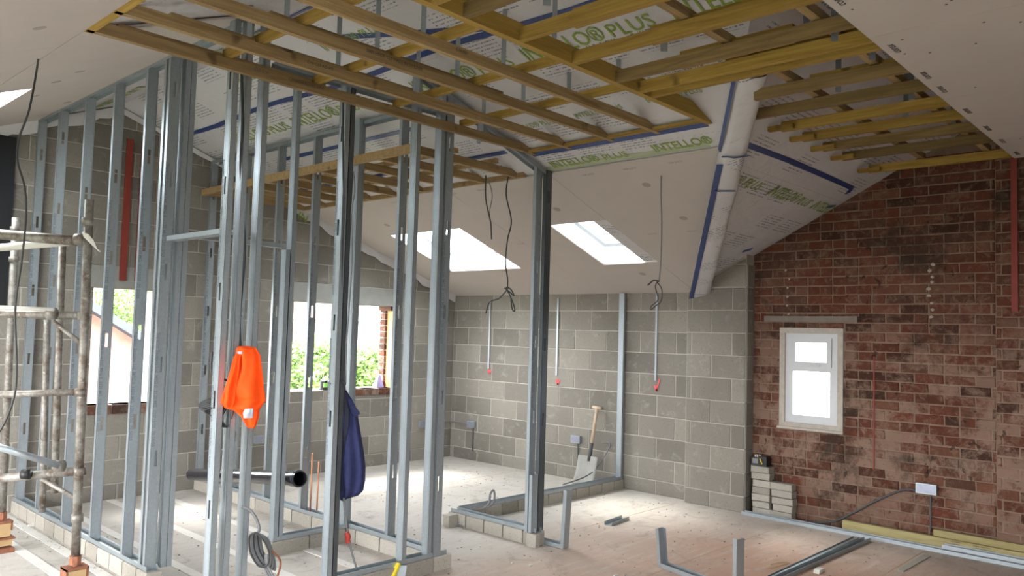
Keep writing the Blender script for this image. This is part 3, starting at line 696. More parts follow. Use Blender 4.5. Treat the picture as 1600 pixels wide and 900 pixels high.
def strap(parent, x, y, z0, z1, w_=.026, ax=0, name='strap_hanger'):
    m = MB(); m.box(-w_ / 2, w_ / 2, -.001, .001, z0, z1); m.box(-w_ / 2, w_ / 2, -.001, .03, z1 - .003, z1)
    e = m.build(name, 'galvanised', parent); e.location = (x, y, 0); e.rotation_euler = (0, 0, -.75); return e
for x in (-5.10, -4.49, -3.835, -3.185, -2.80):
    for y in (-3.67, -4.07, -4.49, -4.9):
        if x > -3: continue
        strap(fr1, jx(x), jy(y), HJ + .07, roofz(jx(x)) + .02, .028, .2)
# bay of Y running joists over the right part
fr2 = empty('joist_frame'); tag(fr2, 'yellow joists side by side running up to the plasterboard edge at upper right', 'ceiling joists')
for i_, x in enumerate((-5.37, -4.975, -4.774, -4.376, -3.94, -3.53, -3.28, -3.15)):
    joist(fr2, (jx(x), YT - .023, HJ + .032), (jx(x), -7.1, HJ + .032), .036, .064, ('wood_y', 'wood_y', 'wood_yb')[i_ % 3])
yE = -5.43
for i_, x in enumerate((-2.71, -2.31, -1.89, -1.52, -1.13, -.72, -.10)):
    xx = jx(x); e = yE - .13 if xx > -2.4 else (ZB - s1(xx)) / KB - .12
    cut_joist(fr2, 'Y', xx, -7.1, e, .036, HJ, .064, ('wood_yb', 'wood_yb', 'wood_y', 'wood_y')[i_ % 4], .0)
    if xx > -2.4: cut_joist(fr2, 'Y', xx - .042, e - .10, e + .075, .038, HJ + .001, .032, 'wood_y', .0, 'lapped_joist')
for (x, ya, yb) in ((-4.33, -5.45, -6.4), (-3.90, -5.62, -6.9), (-3.49, -5.55, -6.2), (-3.24, -5.7, -6.7), (-2.67, -5.95, -6.9)):
    joist(fr2, (jx(x), jy(ya), HJ + .053), (jx(x), jy(yb), HJ + .053), .036, .086, 'wood_y', 'lapped_joist')
joist(fr2, (-5.6, jy(-5.84), HJ + .097), (-.45, jy(-5.84), HJ + .097), .045, .045, 'wood_x', 'binder')
joist(fr2, (-5.6, jy(-6.33), HJ + .097), (-.45, jy(-6.33), HJ + .097), .045, .045, 'wood_x', 'binder')
for x, y in ((-4.6, -5.5), (-3.75, -5.6), (-3.1, -6.1), (-2.95, -6.4), (-2.5, -6.05), (-2.1, -6.35), (-1.7, -6.2), (-1.35, -6.4), (-.95, -6.3), (-3.35, -6.35), (-4.15, -6.2)):
    strap(fr2, jx(x), jy(y), HJ + .02, min(ZR, ZB - KB * jy(y)) if x > -3.9 else s1(jx(x)), .035, .3)
# lower bay over the corner room
fr3 = empty('joist_frame'); tag(fr3, 'lower set of pale joists over the corner room, ending at the sloping board', 'ceiling joists')
joist(fr3, (-3.60, -.04, HF + .031), (-3.60, -3.42, HF + .031), .038, .063, 'wood_far', 'edge_joist')
joist(fr3, (-2.43, -.04, HF + .031), (-2.43, -3.42, HF + .031), .038, .063, 'wood_far', 'edge_joist')
for k in range(9):
    y = -.09 - .405 * k
    joist(fr3, (-3.58, y, HF + .033), (-2.45, y, HF + .033), .038, .063, 'wood_far')
joist(fr3, (-3.2, -.1, HF + .085), (-3.2, -3.4, HF + .085), .038, .038, 'wood_far', 'binder'); joist(fr3, (-2.75, -.1, HF + .085), (-2.75, -3.4, HF + .085), .038, .038, 'wood_far', 'binder')
# ------------------------------------------------------------------ steel stud partitions
def stud_mesh(L, w_=.070, fl_=.034, slots=True, lip=.006, first=.65, mat='galvanised'):
    m = MB(); t_ = .0014; h = w_ / 2
    zs = []; z = first
    while z < L - .2 and slots: zs.append(z); z += .6
    m.box(-h, -.010, 0, t_, 0, L); m.box(.010, h, 0, t_, 0, L)
    a = 0
    for z in zs: m.box(-.010, .010, 0, t_, a, z - .05); a = z + .05
    m.box(-.010, .010, 0, t_, a, L)
    for s_ in (-1, 1):
        x0, x1 = sorted((s_ * h, s_ * (h - t_))); m.box(x0, x1, 0, fl_, 0, L)
        x0, x1 = sorted((s_ * h, s_ * (h - lip))); m.box(x0, x1, fl_ - t_, fl_, 0, L)
        m.box(min(s_ * .022, s_ * .024), max(s_ * .022, s_ * .024), -.0012, 0, 0, L)   # pressed rib in the web
    me = m.mesh('stud'); me.materials.append(MAT[mat]); return me
_sm = {}
def stud(parent, x, y, z0, z1, rz=0.0, slots=True, first=.65, label=None, ink=None, dark=False, name='stud'):
    k = (round(z1 - z0, 3), slots, first, dark)
    if k not in _sm: _sm[k] = stud_mesh(z1 - z0, slots=slots, first=first, mat='galv_dark' if dark else 'galvanised')
    o = link(name, _sm[k], parent, Matrix.Translation((x, y, z0)) @ Matrix.Rotation(rz, 4, 'Z'))
    if ink is not None:
        for q in (ink if hasattr(ink, '__len__') else [ink]):
            me = text_mesh('Superior Sections Ltd  MFG 0  1120 MG  120/15/S0  70 50/05', 'stud_ink', .01)
            s = .021 / .69; m_ = Matrix((Vector((0, 0, -1)) * (s * .95), Vector((1, 0, 0)) * s, Vector((0, -1, 0)) * .1)).transposed().to_4x4(); m_.translation = Vector((-.0335, -.0026, q))
            link('print', me, o, m_)
    return o
def track(parent, a, b, down=False, w_=.072, fl_=.03, name='track', mat='galvanised', up=None):
    """U channel from a to b (centre of its web); flanges up, or down"""
    a = Vector(a); b = Vector(b); d_ = (b - a).normalized(); u = Vector((0, 0, -1 if down else 1)) if up is None else Vector(up)
    x = d_.cross(u).normalized(); u = x.cross(d_); m = MB(); t_ = .0015
    def slab(c, hx, hu):
        P = [e + c + x * (sx * hx) + u * (su * hu) for e in (a, b) for sx, su in ((-1,-1),(1,-1),(1,1),(-1,1))]
        m.poly(P, [(0,1,2,3),(7,6,5,4),(0,4,5,1),(1,5,6,2),(2,6,7,3),(3,7,4,0)])
    slab(Vector((0, 0, 0)), w_ / 2, t_ / 2); slab(x * (w_ / 2) + u * (fl_ / 2), t_ / 2, fl_ / 2); slab(-x * (w_ / 2) + u * (fl_ / 2), t_ / 2, fl_ / 2)
    return m.build(name, mat, parent)
PH = .10
def plinth(parent, a, b, w_=.10, L=.215, name='plinth_block', first=0.0):
    a = Vector(a); b = Vector(b); d_ = (b - a); n = d_.length; d_.normalize(); ang = math.atan2(d_.y, d_.x); s = 0; i = 0
    L0 = L
    while s < n - .02:
        l = min(L0 if not (i == 0 and first) else first, n - s); x0 = a + d_ * s
        m = MB(); g = .004; P = [(g, -w_ / 2), (l - g, -w_ / 2), (l - g, w_ / 2), (g, w_ / 2)]
        c_ = .006; I = [(g + c_, -w_ / 2 + c_), (l - g - c_, -w_ / 2 + c_), (l - g - c_, w_ / 2 - c_), (g + c_, w_ / 2 - c_)]
        m.poly([(x, y, 0) for x, y in P] + [(x, y, PH - c_) for x, y in P] + [(x, y, PH) for x, y in I],
               [(8, 9, 10, 11)] + [(k + o, (k + 1) % 4 + o, (k + 1) % 4 + 4 + o, k + 4 + o) for o in (0, 4) for k in range(4)] + [(0, 3, 2, 1)])
        o = m.build(name, 'pale_block', parent); o.location = (x0.x, x0.y, 0); o.rotation_euler = (0, 0, ang)
        s += l + .004; i += 1
ZT = PH + .002
# A: long partition beside the scaffold
pa = empty('stud_partition', (0, 0, 0)); tag(pa, 'long row of galvanised studs on block plinth beside the scaffold, top track on the slope', 'partition frame')
XA = -5.10
plinth(pa, (XA, 0 - .01, 0), (XA, -2.80, 0)); track(pa, (XA, -.01, ZT), (XA, -2.76, ZT)); track(pa, (XA, -.01, s2(XA) - .004), (XA, -3.66, s2(XA) - .004), down=True)
for i, y in enumerate((-.07, -.61, -1.22, -1.80, -2.37)):
    stud(pa, XA, y, ZT, s2(XA) - .02, first=.62 + .07 * i, ink=[1.5, 2.45] if i else [2.4], slots=True)
stud(pa, XA, -2.66, ZT, s2(XA) - .02, ink=[1.85, 2.75], first=.7)
stud(pa, XA + .002, -2.72, ZT, s2(XA) - .02, slots=True, first=.7, ink=[1.5, 2.6])
stud(pa, XA + .068, -2.69, ZT, s2(XA + .1) - .03, rz=-math.pi / 2, slots=False)
stud(pa, XA + .105, -2.69, ZT, s2(XA + .1) - .03, rz=-math.pi / 2, slots=False)
track(pa, (XA + .02, -2.75, 2.20), (XA + .02, -3.60, 2.20), down=False, name='door_head')
# D: partition along the corner room
pdn = empty('stud_partition'); tag(pdn, 'galvanised stud frame with slotted webs between the corridor and the corner room', 'partition frame')
XD = -3.48
plinth(pdn, (XD, -.01, 0), (XD, -3.58, 0), L=.3); track(pdn, (XD, -.01, ZT), (XD, -3.60, ZT)); zt = s1(XD) - .004
track(pdn, (XD, -.01, zt), (XD, -3.60, zt), down=True)
for i, y in enumerate((-.035, -.72, -1.35, -1.94, -2.56, -3.12)):
    stud(pdn, XD, y, ZT, zt - .02, first=.5, slots=True, ink=[1.75, 2.3])
# C1: short return with the door head to A
pc = empty('stud_partition'); tag(pc, 'short galvanised return frame with a door head bridging to the long row', 'partition frame')
plinth(pc, (-4.20, -2.60, 0), (-3.54, -2.60, 0), L=.32); track(pc, (-4.18, -2.60, ZT), (-3.53, -2.60, ZT))
stud(pc, -4.135, -2.60, ZT, s1(-4.135) - .02, rz=-math.pi / 2, slots=False, ink=[1.8])
stud(pc, -4.175, -2.60, ZT, 2.24, rz=-math.pi / 2, slots=False)
stud(pc, -3.56, -2.60, ZT, s1(-3.56) - .02, rz=-math.pi / 2, slots=False)
track(pc, (-5.02, -2.64, 2.245), (-4.20, -2.64, 2.245), name='door_head')
# C2: front frame, box studs at its left end, track climbing the slope
pf = empty('stud_partition'); tag(pf, 'front galvanised frame with tall box studs carrying the cables and jackets', 'partition frame')
YC = -3.655
plinth(pf, (-5.24, YC, 0), (-3.40, YC, 0), L=.33); track(pf, (-5.21, YC, ZT), (-3.44, YC, ZT))
stud(pf, -5.195, YC, ZT, roofz(-5.13) - .0, rz=-math.pi / 2, slots=True, first=.55, ink=[1.5, 2.5])
stud(pf, -5.115, YC, ZT, roofz(-5.06) - .01, rz=-math.pi / 2, slots=False)
stud(pf, -5.005, YC, ZT, roofz(-4.945) - .01, rz=-math.pi / 2, slots=False)
stud(pf, -4.43, YC, ZT, 3.23, rz=-math.pi / 2, slots=True, first=1.0, ink=[1.5, 2.5])
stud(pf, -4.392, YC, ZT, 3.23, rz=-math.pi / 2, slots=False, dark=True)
stud(pf, -3.84, YC, ZT, s1(-3.84) - .02, rz=-math.pi / 2, slots=False)
stud(pf, -3.615, YC, ZT, s1(-3.575) - .02, rz=-math.pi / 2, slots=False)
stud(pf, -3.535, -3.695, ZT, s1(-3.5) - .02, first=.5, ink=[2.2])
track(pf, (-4.92, YC, 3.235), (-3.50, YC, 3.235), down=True, name='track')
track(pf, (-3.82, YC, s1(-3.82) - .01), (-2.42, YC, s1(-2.42) - .01), name='sloping_track', up=(-K1, 0, -1))
for x in (-3.2, -2.85): stud(pf, x, YC, 3.09, s1(x) - .02, rz=-math.pi / 2, slots=False, name='stub_stud') if s1(x) - .02 > 3.12 else None
# M + N: the L shaped frame
pm = empty('stud_partition'); tag(pm, 'L shaped track on block plinth with a pair of tall studs at the doorway', 'partition frame')
XM = -2.48
plinth(pm, (XM, -2.72, 0), (XM, -3.74, 0)); track(pm, (XM, -2.74, ZT), (XM, -3.72, ZT))
plinth(pm, (-2.39, -2.77, 0), (-.02, -2.77, 0)); track(pm, (-2.42, -2.77, ZT), (-.03, -2.77, ZT))
plinth(pm, (-2.57, -3.715, 0), (-2.515, -3.715, 0), L=.14)
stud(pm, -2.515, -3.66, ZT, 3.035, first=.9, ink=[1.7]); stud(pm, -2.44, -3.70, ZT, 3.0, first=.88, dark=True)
stud(pm, -2.515, -3.70, ZT, .55, slots=False, name='stud_splice')
stud(pm, -.06, -2.77, ZT, 2.14, rz=-math.pi / 2, slots=False)
# floor tracks by the brick wall
def ch(name, a, b, label, w_=.072, mat='galvanised', cat='steel track', group=None, fl_=.03, z=.0015):
    o = track(None, (a[0], a[1], z), (b[0], b[1], z), w_=w_, name=name, mat=mat, fl_=fl_); return tag(o, label, cat, group)
ch('floor_track', (-.135, -4.28), (-.195, -7.4), 'long galvanised track lying on the floor along the brick wall')
ch('steel_channel', (-.235, -5.37), (-1.95, -5.37), 'galvanised channel on the floor pointing to the brick wall, the one nearer the blocks', w_=.045, fl_=.012)
ch('steel_channel', (-.26, -5.47), (-2.0, -5.43), 'galvanised channel on the floor pointing to the brick wall, the one nearer the viewer', w_=.05)
ch('steel_channel', (-.135, -6.02), (-.175, -7.4), 'galvanised channel tucked between the long track and the planks', z=.034)
o = ch('track_offcut', (-1.52, -3.70), (-1.20, -3.66), 'short galvanised track offcut alone on the pale floor', w_=.075)
# bent pieces
def bent(pts, label, w_, name, wall=True, fl_=.03, nrm=(0, 1, 0)):
    m = MB()
    for a, b in zip(pts, pts[1:]):
        a = Vector(a); b = Vector(b); d_ = (b - a).normalized(); n = Vector(nrm).normalized(); u = n.cross(d_)
        m.beam(a, b, w_, .002, up=u)
        for s_ in (-1, 1): m.beam(a + n * (s_ * w_ / 2) + u * (fl_ / 2), b + n * (s_ * w_ / 2) + u * (fl_ / 2), .002, fl_, up=u)
    o = m.build(name, 'galvanised'); return tag(o, label, 'steel bracket')
a = on(858, 850, 'Z', .002); b = on(884, 856, 'Z', .002); dpt = (b - Vector(CAM)).dot(Vector(FW)); c = W(890, 766, dpt - .02)
dv = (b - a).normalized(); bent([a - dv * .08, b, c], 'galvanised track bent up into an L beside the doorway studs', .075, 'bent_track', nrm=dv.cross(Vector((0, 0, 1))))
a = on(1034, 884, 'Z', .002); b = on(1156, 930, 'Z', .002); da = (a - Vector(CAM)).dot(Vector(FW)); db = (b - Vector(CAM)).dot(Vector(FW))
dv = (b - a).normalized(); bent([W(1030, 825, da), a, b, W(1157, 842, db)], 'galvanised track folded into a U standing on the floor at the bottom of the view', .072, 'folded_track', nrm=dv.cross(Vector((0, 0, 1))))
# ------------------------------------------------------------------ planks
def plank(a, b, w_, h, label, z=0.0):
    o = MB().beam((a[0], a[1], z + h / 2), (b[0], b[1], z + h / 2), w_, h).build('timber_batten', 'wood_floor'); return tag(o, label, 'timber', 'battens at the foot of the brick wall')
pk = plank((-.045, -5.19), (-.095, -7.4), .045, .095, 'long yellow batten on edge at the foot of the brick wall, black stamps on it')
o = lay_text('CE MARK', 'black_ink', (-.0905, -6.06, .080), (0, -1, 0), (0, 0, 1), .012, pk, 'stamp'); o = lay_text('C16 KD', 'black_ink', (-.0905, -6.07, .062), (0, -1, 0), (0, 0, 1), .012, pk, 'stamp')
lay_text('TIMBER TREATMENT LUMBER', 'black_ink', (-.0935, -6.22, .078), (0, -1, 0), (0, 0, 1), .010, pk, 'stamp'); lay_text('THIS SIDE STRUCTURAL KD-HT', 'black_ink', (-.0940, -6.24, .062), (0, -1, 0), (0, 0, 1), .008, pk, 'stamp')
plank((-.015, -5.92), (-.045, -7.4), .045, .145, 'shorter yellow batten standing behind the stamped one')
# ------------------------------------------------------------------ loose blocks
def block_pile(x, y, n, w_, label_fn, seed, dx=0):
    random.seed(seed)
    for k in range(n):
        me = MB(); h = .062; lx, ly = .10, w_ * random.uniform(.93, 1.04)
        v, f = piece_mesh([(-ly / 2, 0), (ly / 2, 0), (ly / 2, h), (-ly / 2, h)], lx, .006, None, .003)
        o = MB().poly(v, f + [tuple(range(4))[::-1]]).build('coursing_block', 'pale_block'); o.matrix_world = Matrix.Translation((x + random.uniform(-.004, .004), y + random.uniform(-.012, .012), k * .0665 + .0015)) @ Matrix.Rotation(-math.pi / 2 + random.uniform(-.04, .04), 4, 'Z')
        tag(o, label_fn(k, n), 'block', 'spare coursing blocks stacked by the brick wall')
ordn = ['bottom', 'second from the floor', 'third from the floor', 'fourth from the floor', 'fifth from the floor', 'sixth from the floor', 'top']
block_pile(.035, -4.42, 7, .185, lambda k, n: 'pale block in the taller pile against the pier, ' + ordn[k], 21)
o5 = ['bottom', 'second up', 'middle', 'fourth up', 'top, narrower block']
block_pile(.03, -4.63, 5, .20, lambda k, n: 'pale block in the shorter pile beside the brick wall, ' + o5[k], 22)
# charger on the taller pile
ct = empty('tool_charger', (-.03, -4.40, .468)); tag(ct, 'small black tool charger with yellow clip on top of the taller block pile', 'charger')
m = MB(); m.box(-.05, .05, -.085, .07, 0, .075); m.box(-.045, .045, -.08, -.0, .075, .09); m.build('body', 'black_rubber', ct)
MB().box(-.056, -.05, .0, .055, .02, .065).build('panel', 'cable_grey', ct); MB().beam((-.055, -.02, .07), (-.056, -.045, .02), .006, .014, up=(1, 0, 0)).build('clip', 'yellow_plastic', ct)
for k in range(3): MB().box(-.03, .0, -.01 + .022 * k, 0 + .022 * k, .09 if k == 0 else .075, .10).build('prong', 'white_plastic', ct)
sb = MB().box(-.05, .05, -.04, .04, 0, .1); p = on(703, 822, 'Z', 0); o = sb.build('block_offcut', 'pale_block'); o.location = (p.x, p.y, 0); tag(o, 'small pale block offcut alone on the floor near the L shaped plinth', 'block')
# ------------------------------------------------------------------ black soil pipe, copper pipes
a = W(300, 741, 7.3); b = W(468, 748, 5.85)
sp_ = empty('soil_pipe'); tag(sp_, 'black plastic soil pipe lying across the corridor between the studs', 'pipe')
d_ = (b - a).normalized(); m = MB()
def ring_tube(m, a, b, ro_, ri_, n=24):
    d_ = (b - a).normalized(); u = d_.orthogonal().normalized(); v = d_.cross(u); o = len(m.v)
    for P, r in ((a, ro_), (b, ro_), (b, ri_), (a, ri_)):
        for k in range(n): m.v.append(tuple(P + (u * math.cos(2 * math.pi * k / n) + v * math.sin(2 * math.pi * k / n)) * r))
    for i in range(4):
        for k in range(n): m.f.append((o + i * n + k, o + i * n + (k + 1) % n, o + ((i + 1) % 4) * n + (k + 1) % n, o + ((i + 1) % 4) * n + k))
ring_tube(m, a, b, .053, .050); m.build('barrel', 'black_pipe', sp_, smooth=False)
m = MB(); ring_tube(m, b - d_ * .10, b + d_ * .005, .059, .051); ring_tube(m, b - d_ * .03, b - d_ * .01, .062, .058); m.build('socket', 'black_pipe', sp_)
# stand under the pipe: small metal foot
p = (a + b) / 2; o = MB().box(-.03, .03, -.03, .03, PH, p.z - .062).build('pipe_prop', 'galvanised'); o.location = (a.lerp(b, .42).x, a.lerp(b, .42).y, 0); bpy.data.objects.remove(o)
g = 'copper pipes rising from the corridor plinth'
o = MB().tube([(-3.47, -2.02, PH), (-3.47, -2.02, .60)], .0075, 10).build('copper_pipe', 'copper', smooth=True); tag(o, 'copper pipe rising from the plinth, the taller of the two, nearer the stud', 'pipe', g)
o = MB().tube([(-3.43, -2.06, PH), (-3.43, -2.06, .53)], .0075, 10).build('copper_pipe', 'copper', smooth=True); tag(o, 'copper pipe rising from the plinth, the shorter of the two', 'pipe', g)
# ------------------------------------------------------------------ electrical boxes, capping, spray marks
def back_box(loc, axis, label, w_=.13, h=.085):
    e = empty('socket_box', loc); tag(e, label, 'socket box'); th = .035
    if axis == 'X': m = MB().box(-th, 0, -w_ / 2, w_ / 2, -h / 2, h / 2); f2 = MB().box(-th - .002, -th, -w_ / 2 + .008, w_ / 2 - .008, -h / 2 + .008, h / 2 - .008)
    else: m = MB().box(-w_ / 2, w_ / 2, -th, 0, -h / 2, h / 2); f2 = MB().box(-w_ / 2 + .008, w_ / 2 - .008, -th - .002, -th, -h / 2 + .008, h / 2 - .008)
    m.build('box', 'galvanised', e); f2.build('cover', 'box_metal', e); return e
back_box((-.012, -.42, .463), 'X', 'metal socket box on the block wall, closest to the room corner')
back_box((-.012, -2.15, .463), 'X', 'metal socket box on the block wall beside the shovel', .13)
back_box((BX - .012, -5.852, .459), 'X', 'metal socket box on the brick wall above the battens', .16)
back_box((-.525, -.012, .463), 'Y', 'metal socket box on the gable wall next to the room corner')
back_box((-2.84, -.012, .446), 'Y', 'metal socket box on the gable wall behind the corridor studs', .11)
def capping(y, z0, z1, label):
    e = MB(); e.box(-.018, -.011, y - .012, y + .012, z0, z1)
    z = z0 + .03
    while z < z1 - .02: e.box(-.0195, -.018, y - .004, y + .004, z, z + .02); z += .06
    o = e.build('cable_capping', 'galvanised'); return tag(o, label, 'conduit', 'steel cable cappings on the block wall')
capping(-.685, 1.20, 2.08, 'thin steel capping down the block wall, closest to the room corner')
capping(-1.82, 1.18, 2.10, 'thin steel capping down the block wall behind the doorway studs')
capping(-3.195, 1.20, 2.14, 'thin steel capping down the block wall, right of the lone wall stud')
for yy, z0, z1, nm in ((-.44, .12, .42, 'corner'), (-2.17, .08, .42, 'shovel')):
    m = MB(); m.box(-.017, -.011, yy - .008, yy + .008, z0, z1); o = m.build('cable_capping', 'dark_grey'); tag(o, 'short dark capping below the socket box ' + ('by the room corner' if nm == 'corner' else 'by the shovel'), 'conduit')
MB().box(BX - .016, BX - .010, -5.885, -5.872, .12, .42).build('cable_capping', 'dark_grey'); o = bpy.context.scene.objects[-1] if False else None
for ob in list(COL.objects):
    if ob.name.startswith('cable_capping') and 'label' not in ob: tag(ob, 'dark cable drop below the socket box on the brick wall', 'conduit')
for k, (y, z) in enumerate(((-.70, 1.16), (-1.84, 1.10), (-3.21, 1.12))):
    m = MB(); L_ = .05; m.beam((-.0115, y, z - .03), (-.0115, y - .035, z + (.10 if k == 2 else .03)), .014, .002, up=(1, 0, 0)); m.beam((-.0115, y, z - .03), (-.0115, y + .03, z + .03), .014, .002, up=(1, 0, 0)); m.beam((-.0115, y, z - .03), (-.0115, y, z + .03), .02, .002, up=(1, 0, 0))
    m.build('spray_arrow', 'red_spray', wr)
m = MB().box(-.0125, -.010, -1.42, -1.40, .02, .18); m.build('paint_mark', 'white_plastic', wr)
def cable(name, pts, r, mat, label, cat='cable', group=None, k=7):
    o = MB().tube(smooth_pts(pts, k), r, 7).build(name, mat, smooth=True); return tag(o, label, cat, group)
cable('wall_cable', [(-.03, -.36, .463), (-.02, -.2, .468), (-.03, -.03, .465), (-.25, -.025, .462), (-.45, -.03, .463)], .009, 'cable_grey', 'grey cable running round the corner between two socket boxes')
cable('wall_cable', [on(940, 692, 'X', -.03), on(953, 696, 'X', -.03), on(925, 738, 'X', -.25), on(880, 757, 'Z', .14)], .008, 'cable_grey', 'grey cable looping from the wall stud down past the shovel blade')
cable('wall_cable', [on(1434, 767, 'X', BX - .02), on(1412, 765, 'X', BX - .02), on(1370, 782, 'X', BX - .02), on(1330, 803, 'X', BX - .02), on(1300, 815, 'X', BX - .03), on(1255, 816, 'X', BX - .03)], .010, 'dark_grey', 'dark cable drooping along the brick wall from the socket box')
# ------------------------------------------------------------------ shovel
sh = empty('shovel'); tag(sh, 'wooden handled shovel leaning on the block wall, blade dusty with cement', 'shovel')
bt = on(918, 735, 'X', -.22); tp = on(933, 637, 'X', -.045); d_ = (tp - bt).normalized()
MB().tube([bt + d_ * .28, tp], [.019, .017], 12).build('shaft', 'wood_handle', sh, smooth=True)
MB().tube([bt + d_ * .10, bt + d_ * .30], .021, 12).build('ferrule', 'dark_grey', sh, smooth=True)
MB().tube([tp + Vector((0, -.055, -.003)), tp + Vector((0, .06, .004))], .018, 10).build('grip', 'wood_handle', sh, smooth=True)
m = MB(); n_ = 9; C_ = on(908, 748, 'X', -.27); 
for i in range(n_):
    for j in range(n_):
        u = (j / (n_ - 1) - .5) * .27; v = i / (n_ - 1) * .32; p = bt + d_ * (.16 - v) + Vector((0, -u, 0)) + Vector((-abs(u) * .22 - .25 * max(0, v - .18), 0, max(0, .0)))
        p.z = max(p.z, PH * 0 + .012); m.v.append(tuple(p))
for i in range(n_ - 1):
    for j in range(n_ - 1): a_ = i * n_ + j; m.f.append((a_, a_ + 1, a_ + n_ + 1, a_ + n_))
bl = m.build('blade', 'lintel', sh, smooth=True); bl.modifiers.new('t', 'SOLIDIFY').thickness = .004
# ------------------------------------------------------------------ scaffold tower
sc_ = empty('scaffold_tower', (-5.58, -2.78, 0)); tag(sc_, 'weathered steel scaffold tower at the left edge', 'scaffold')
def scp(o): return o
def tb(a, b, r, name, mat='scaffold', parent=sc_):
    a = Vector(a); b = Vector(b); off = Vector((-5.58, -2.78, 0)); m = MB(); m.tube([a - off, b - off], r, 14); return m.build(name, mat, parent, smooth=True)
P1b = W(118, 868, 4.7); P1t = W(140, 312, 4.7); P2b = W(3, 800, 5.7); P2t = W(25, 340, 5.7)
P3t = W(98, 376, 5.1); P3b = W(62, 800, 5.1); P3b = W(85, 770, 5.1)
st1 = tb(P1b, P1t, .0255, 'standard'); st2 = tb(P2b, P2t, .0255, 'standard'); tb(P3b, P3t, .022, 'standard')
tb(W(66, 800, 5.4), W(74, 500, 5.4), .022, 'standard')
def along(A, B, y):      # point on an upright at picture height y
    t_ = (A[1] - y) / (A[1] - B[1]); return A[0] + (B[0] - A[0]) * t_
def ledge(y0, y1, r, mat='scaffold', dep=4.7, x1=None, name='ledger', dep0=4.75):
    xx = along((118, 868), (140, 312), y1) if x1 is None else x1
    return tb(W(-60, y0 + (y0 - y1) * .4, dep0), W(xx, y1, dep), r, name, mat)
ledge(366, 378, .030, 'scaffold'); ledge(388, 378, .024, 'white_plastic', 4.75, 106, 'ledger', 5.3)
ledge(490, 493, .024); ledge(480, 484, .012, 'white_plastic', 4.6, 84, 'hand_rail', 4.6); ledge(617, 612, .020); ledge(748, 736, .026)
tb(W(-30, 690, 4.3), W(92, 727, 4.55), .019, 'brace', 'galvanised')
tb(W(83, 502, 4.7), W(129, 538, 4.7), .013, 'brace'); tb(W(66, 748, 4.7), W(120, 780, 4.7), .014, 'brace')
for (px, py) in ((137, 345), (121, 808), (125, 735), (126, 612), (131, 493)):
    a_ = W(px, py - 5, 4.7); b_ = W(px, py + 7, 4.7); tb(a_, b_, .033, 'collar')
for (px, py) in ((24, 358), (22, 405)): tb(W(px, py - 4, 5.7), W(px, py + 4, 5.7), .034, 'collar')
for (px, py, dp) in ((123, 374, 4.68), (80, 490, 4.62), (92, 728, 4.58), (40, 741, 4.65)):
    a_ = W(px - 5, py, dp); b_ = W(px + 7, py, dp); tb(a_, b_, .034 if px != 40 else .029, 'coupler', 'scaffold' if px != 40 else 'black_rubber')
# curled white plastic offcut on the top coupler
pts = [W(128, 362, 4.62), W(138, 366, 4.62), W(146, 375, 4.63), W(152, 389, 4.64), W(155, 392, 4.64)]
m = MB(); ww = [.03, .05, .045, .015, .004]
for p, q_ in zip(pts, ww):
    v_ = Vector((0, 0, -1)) * q_; m.v += [tuple(p), tuple(p + v_ + Vector((.01, 0, 0)))]
for i in range(4): m.f.append((2 * i, 2 * i + 1, 2 * i + 3, 2 * i + 2))
o = m.build('plastic_offcut', 'white_plastic'); o.modifiers.new('t', 'SOLIDIFY').thickness = .003; tag(o, 'curled white plastic offcut hooked on the scaffold coupler', 'offcut')
# screw jacks, rusty forks and timber packers
def jack(P, dep_lbl, k):
    off = Vector((-5.58, -2.78, 0)); x, y = P.x - off.x, P.y - off.y
    MB().tube([(x, y, .10), (x, y, P.z + .02)], .015, 10).build('jack_screw', 'rust', sc_); MB().tube([(x, y, P.z - .05), (x, y, P.z)], .034, 8).build('jack_nut', 'rust', sc_)
    m = MB(); m.box(x - .062, x + .062, y - .05, y + .05, P.z - .075, P.z - .062); m.box(x - .062, x - .054, y - .05, y + .05, P.z - .13, P.z - .06); m.box(x + .054, x + .062, y - .05, y + .05, P.z - .13, P.z - .06); m.box(x - .07, x + .08, y - .06, y + .06, P.z - .19, P.z - .178); m.build('jack_fork', 'rust', sc_)
    zt_ = P.z - .078; n = 0
    for h_, w_ in ((.095, .05), (.05, .065)):
        MB().box(x - w_, x + w_, y - .045, y + .045, zt_ - h_ + .002, zt_).build('timber_packer', 'timber_packer', sc_); zt_ -= h_ + .014
    MB().box(x - .075, x + .075, y - .075, y + .075, 0, max(.02, zt_)).build('base_plate', 'rust', sc_)
jack(P1b, '', 0); jack(P2b, '', 1)
# ------------------------------------------------------------------ hanging cables
cable('ceiling_cable', [on(62, 36, 'Z', 3.12)] + [W(x, y, 4.3) for x, y in ((60, 90), (46, 170), (30, 215), (27, 250), (38, 290), (41, 330), (35, 400), (24, 480), (26, 560), (24, 610), (12, 650), (-4, 680))], .0055, 'cable_black', 'long grey cable hanging from the left ceiling board past the scaffold')
def hang(x_, y_, ztop, pts, r, label, mat='cable_grey'):
    return None
dC = lambda P: (Vector(P) - Vector(CAM)).dot(Vector(FW))
A_ = Vector((-2.75, -3.05, 2.99)); dA = dC(A_)
c1 = empty('ceiling_cable'); tag(c1, 'grey cable hanging from the lower joists, ending in a looped bunch of tails', 'cable')
def ctube(parent, pts, r, mat, name): return MB().tube(smooth_pts(pts, 6), r, 7).build(name, mat, parent, smooth=True)
ctube(c1, [W(x, y, dA) for x, y in ((794, 276), (791, 305), (799, 345), (793, 375), (790, 410), (793, 435), (793, 452))], .006, 'cable_black', 'cable_run')
ctube(c1, [W(x, y, dA) for x, y in ((793, 452), (780, 466), (765, 472), (759, 490))], .006, 'cable_black', 'cable_tail')
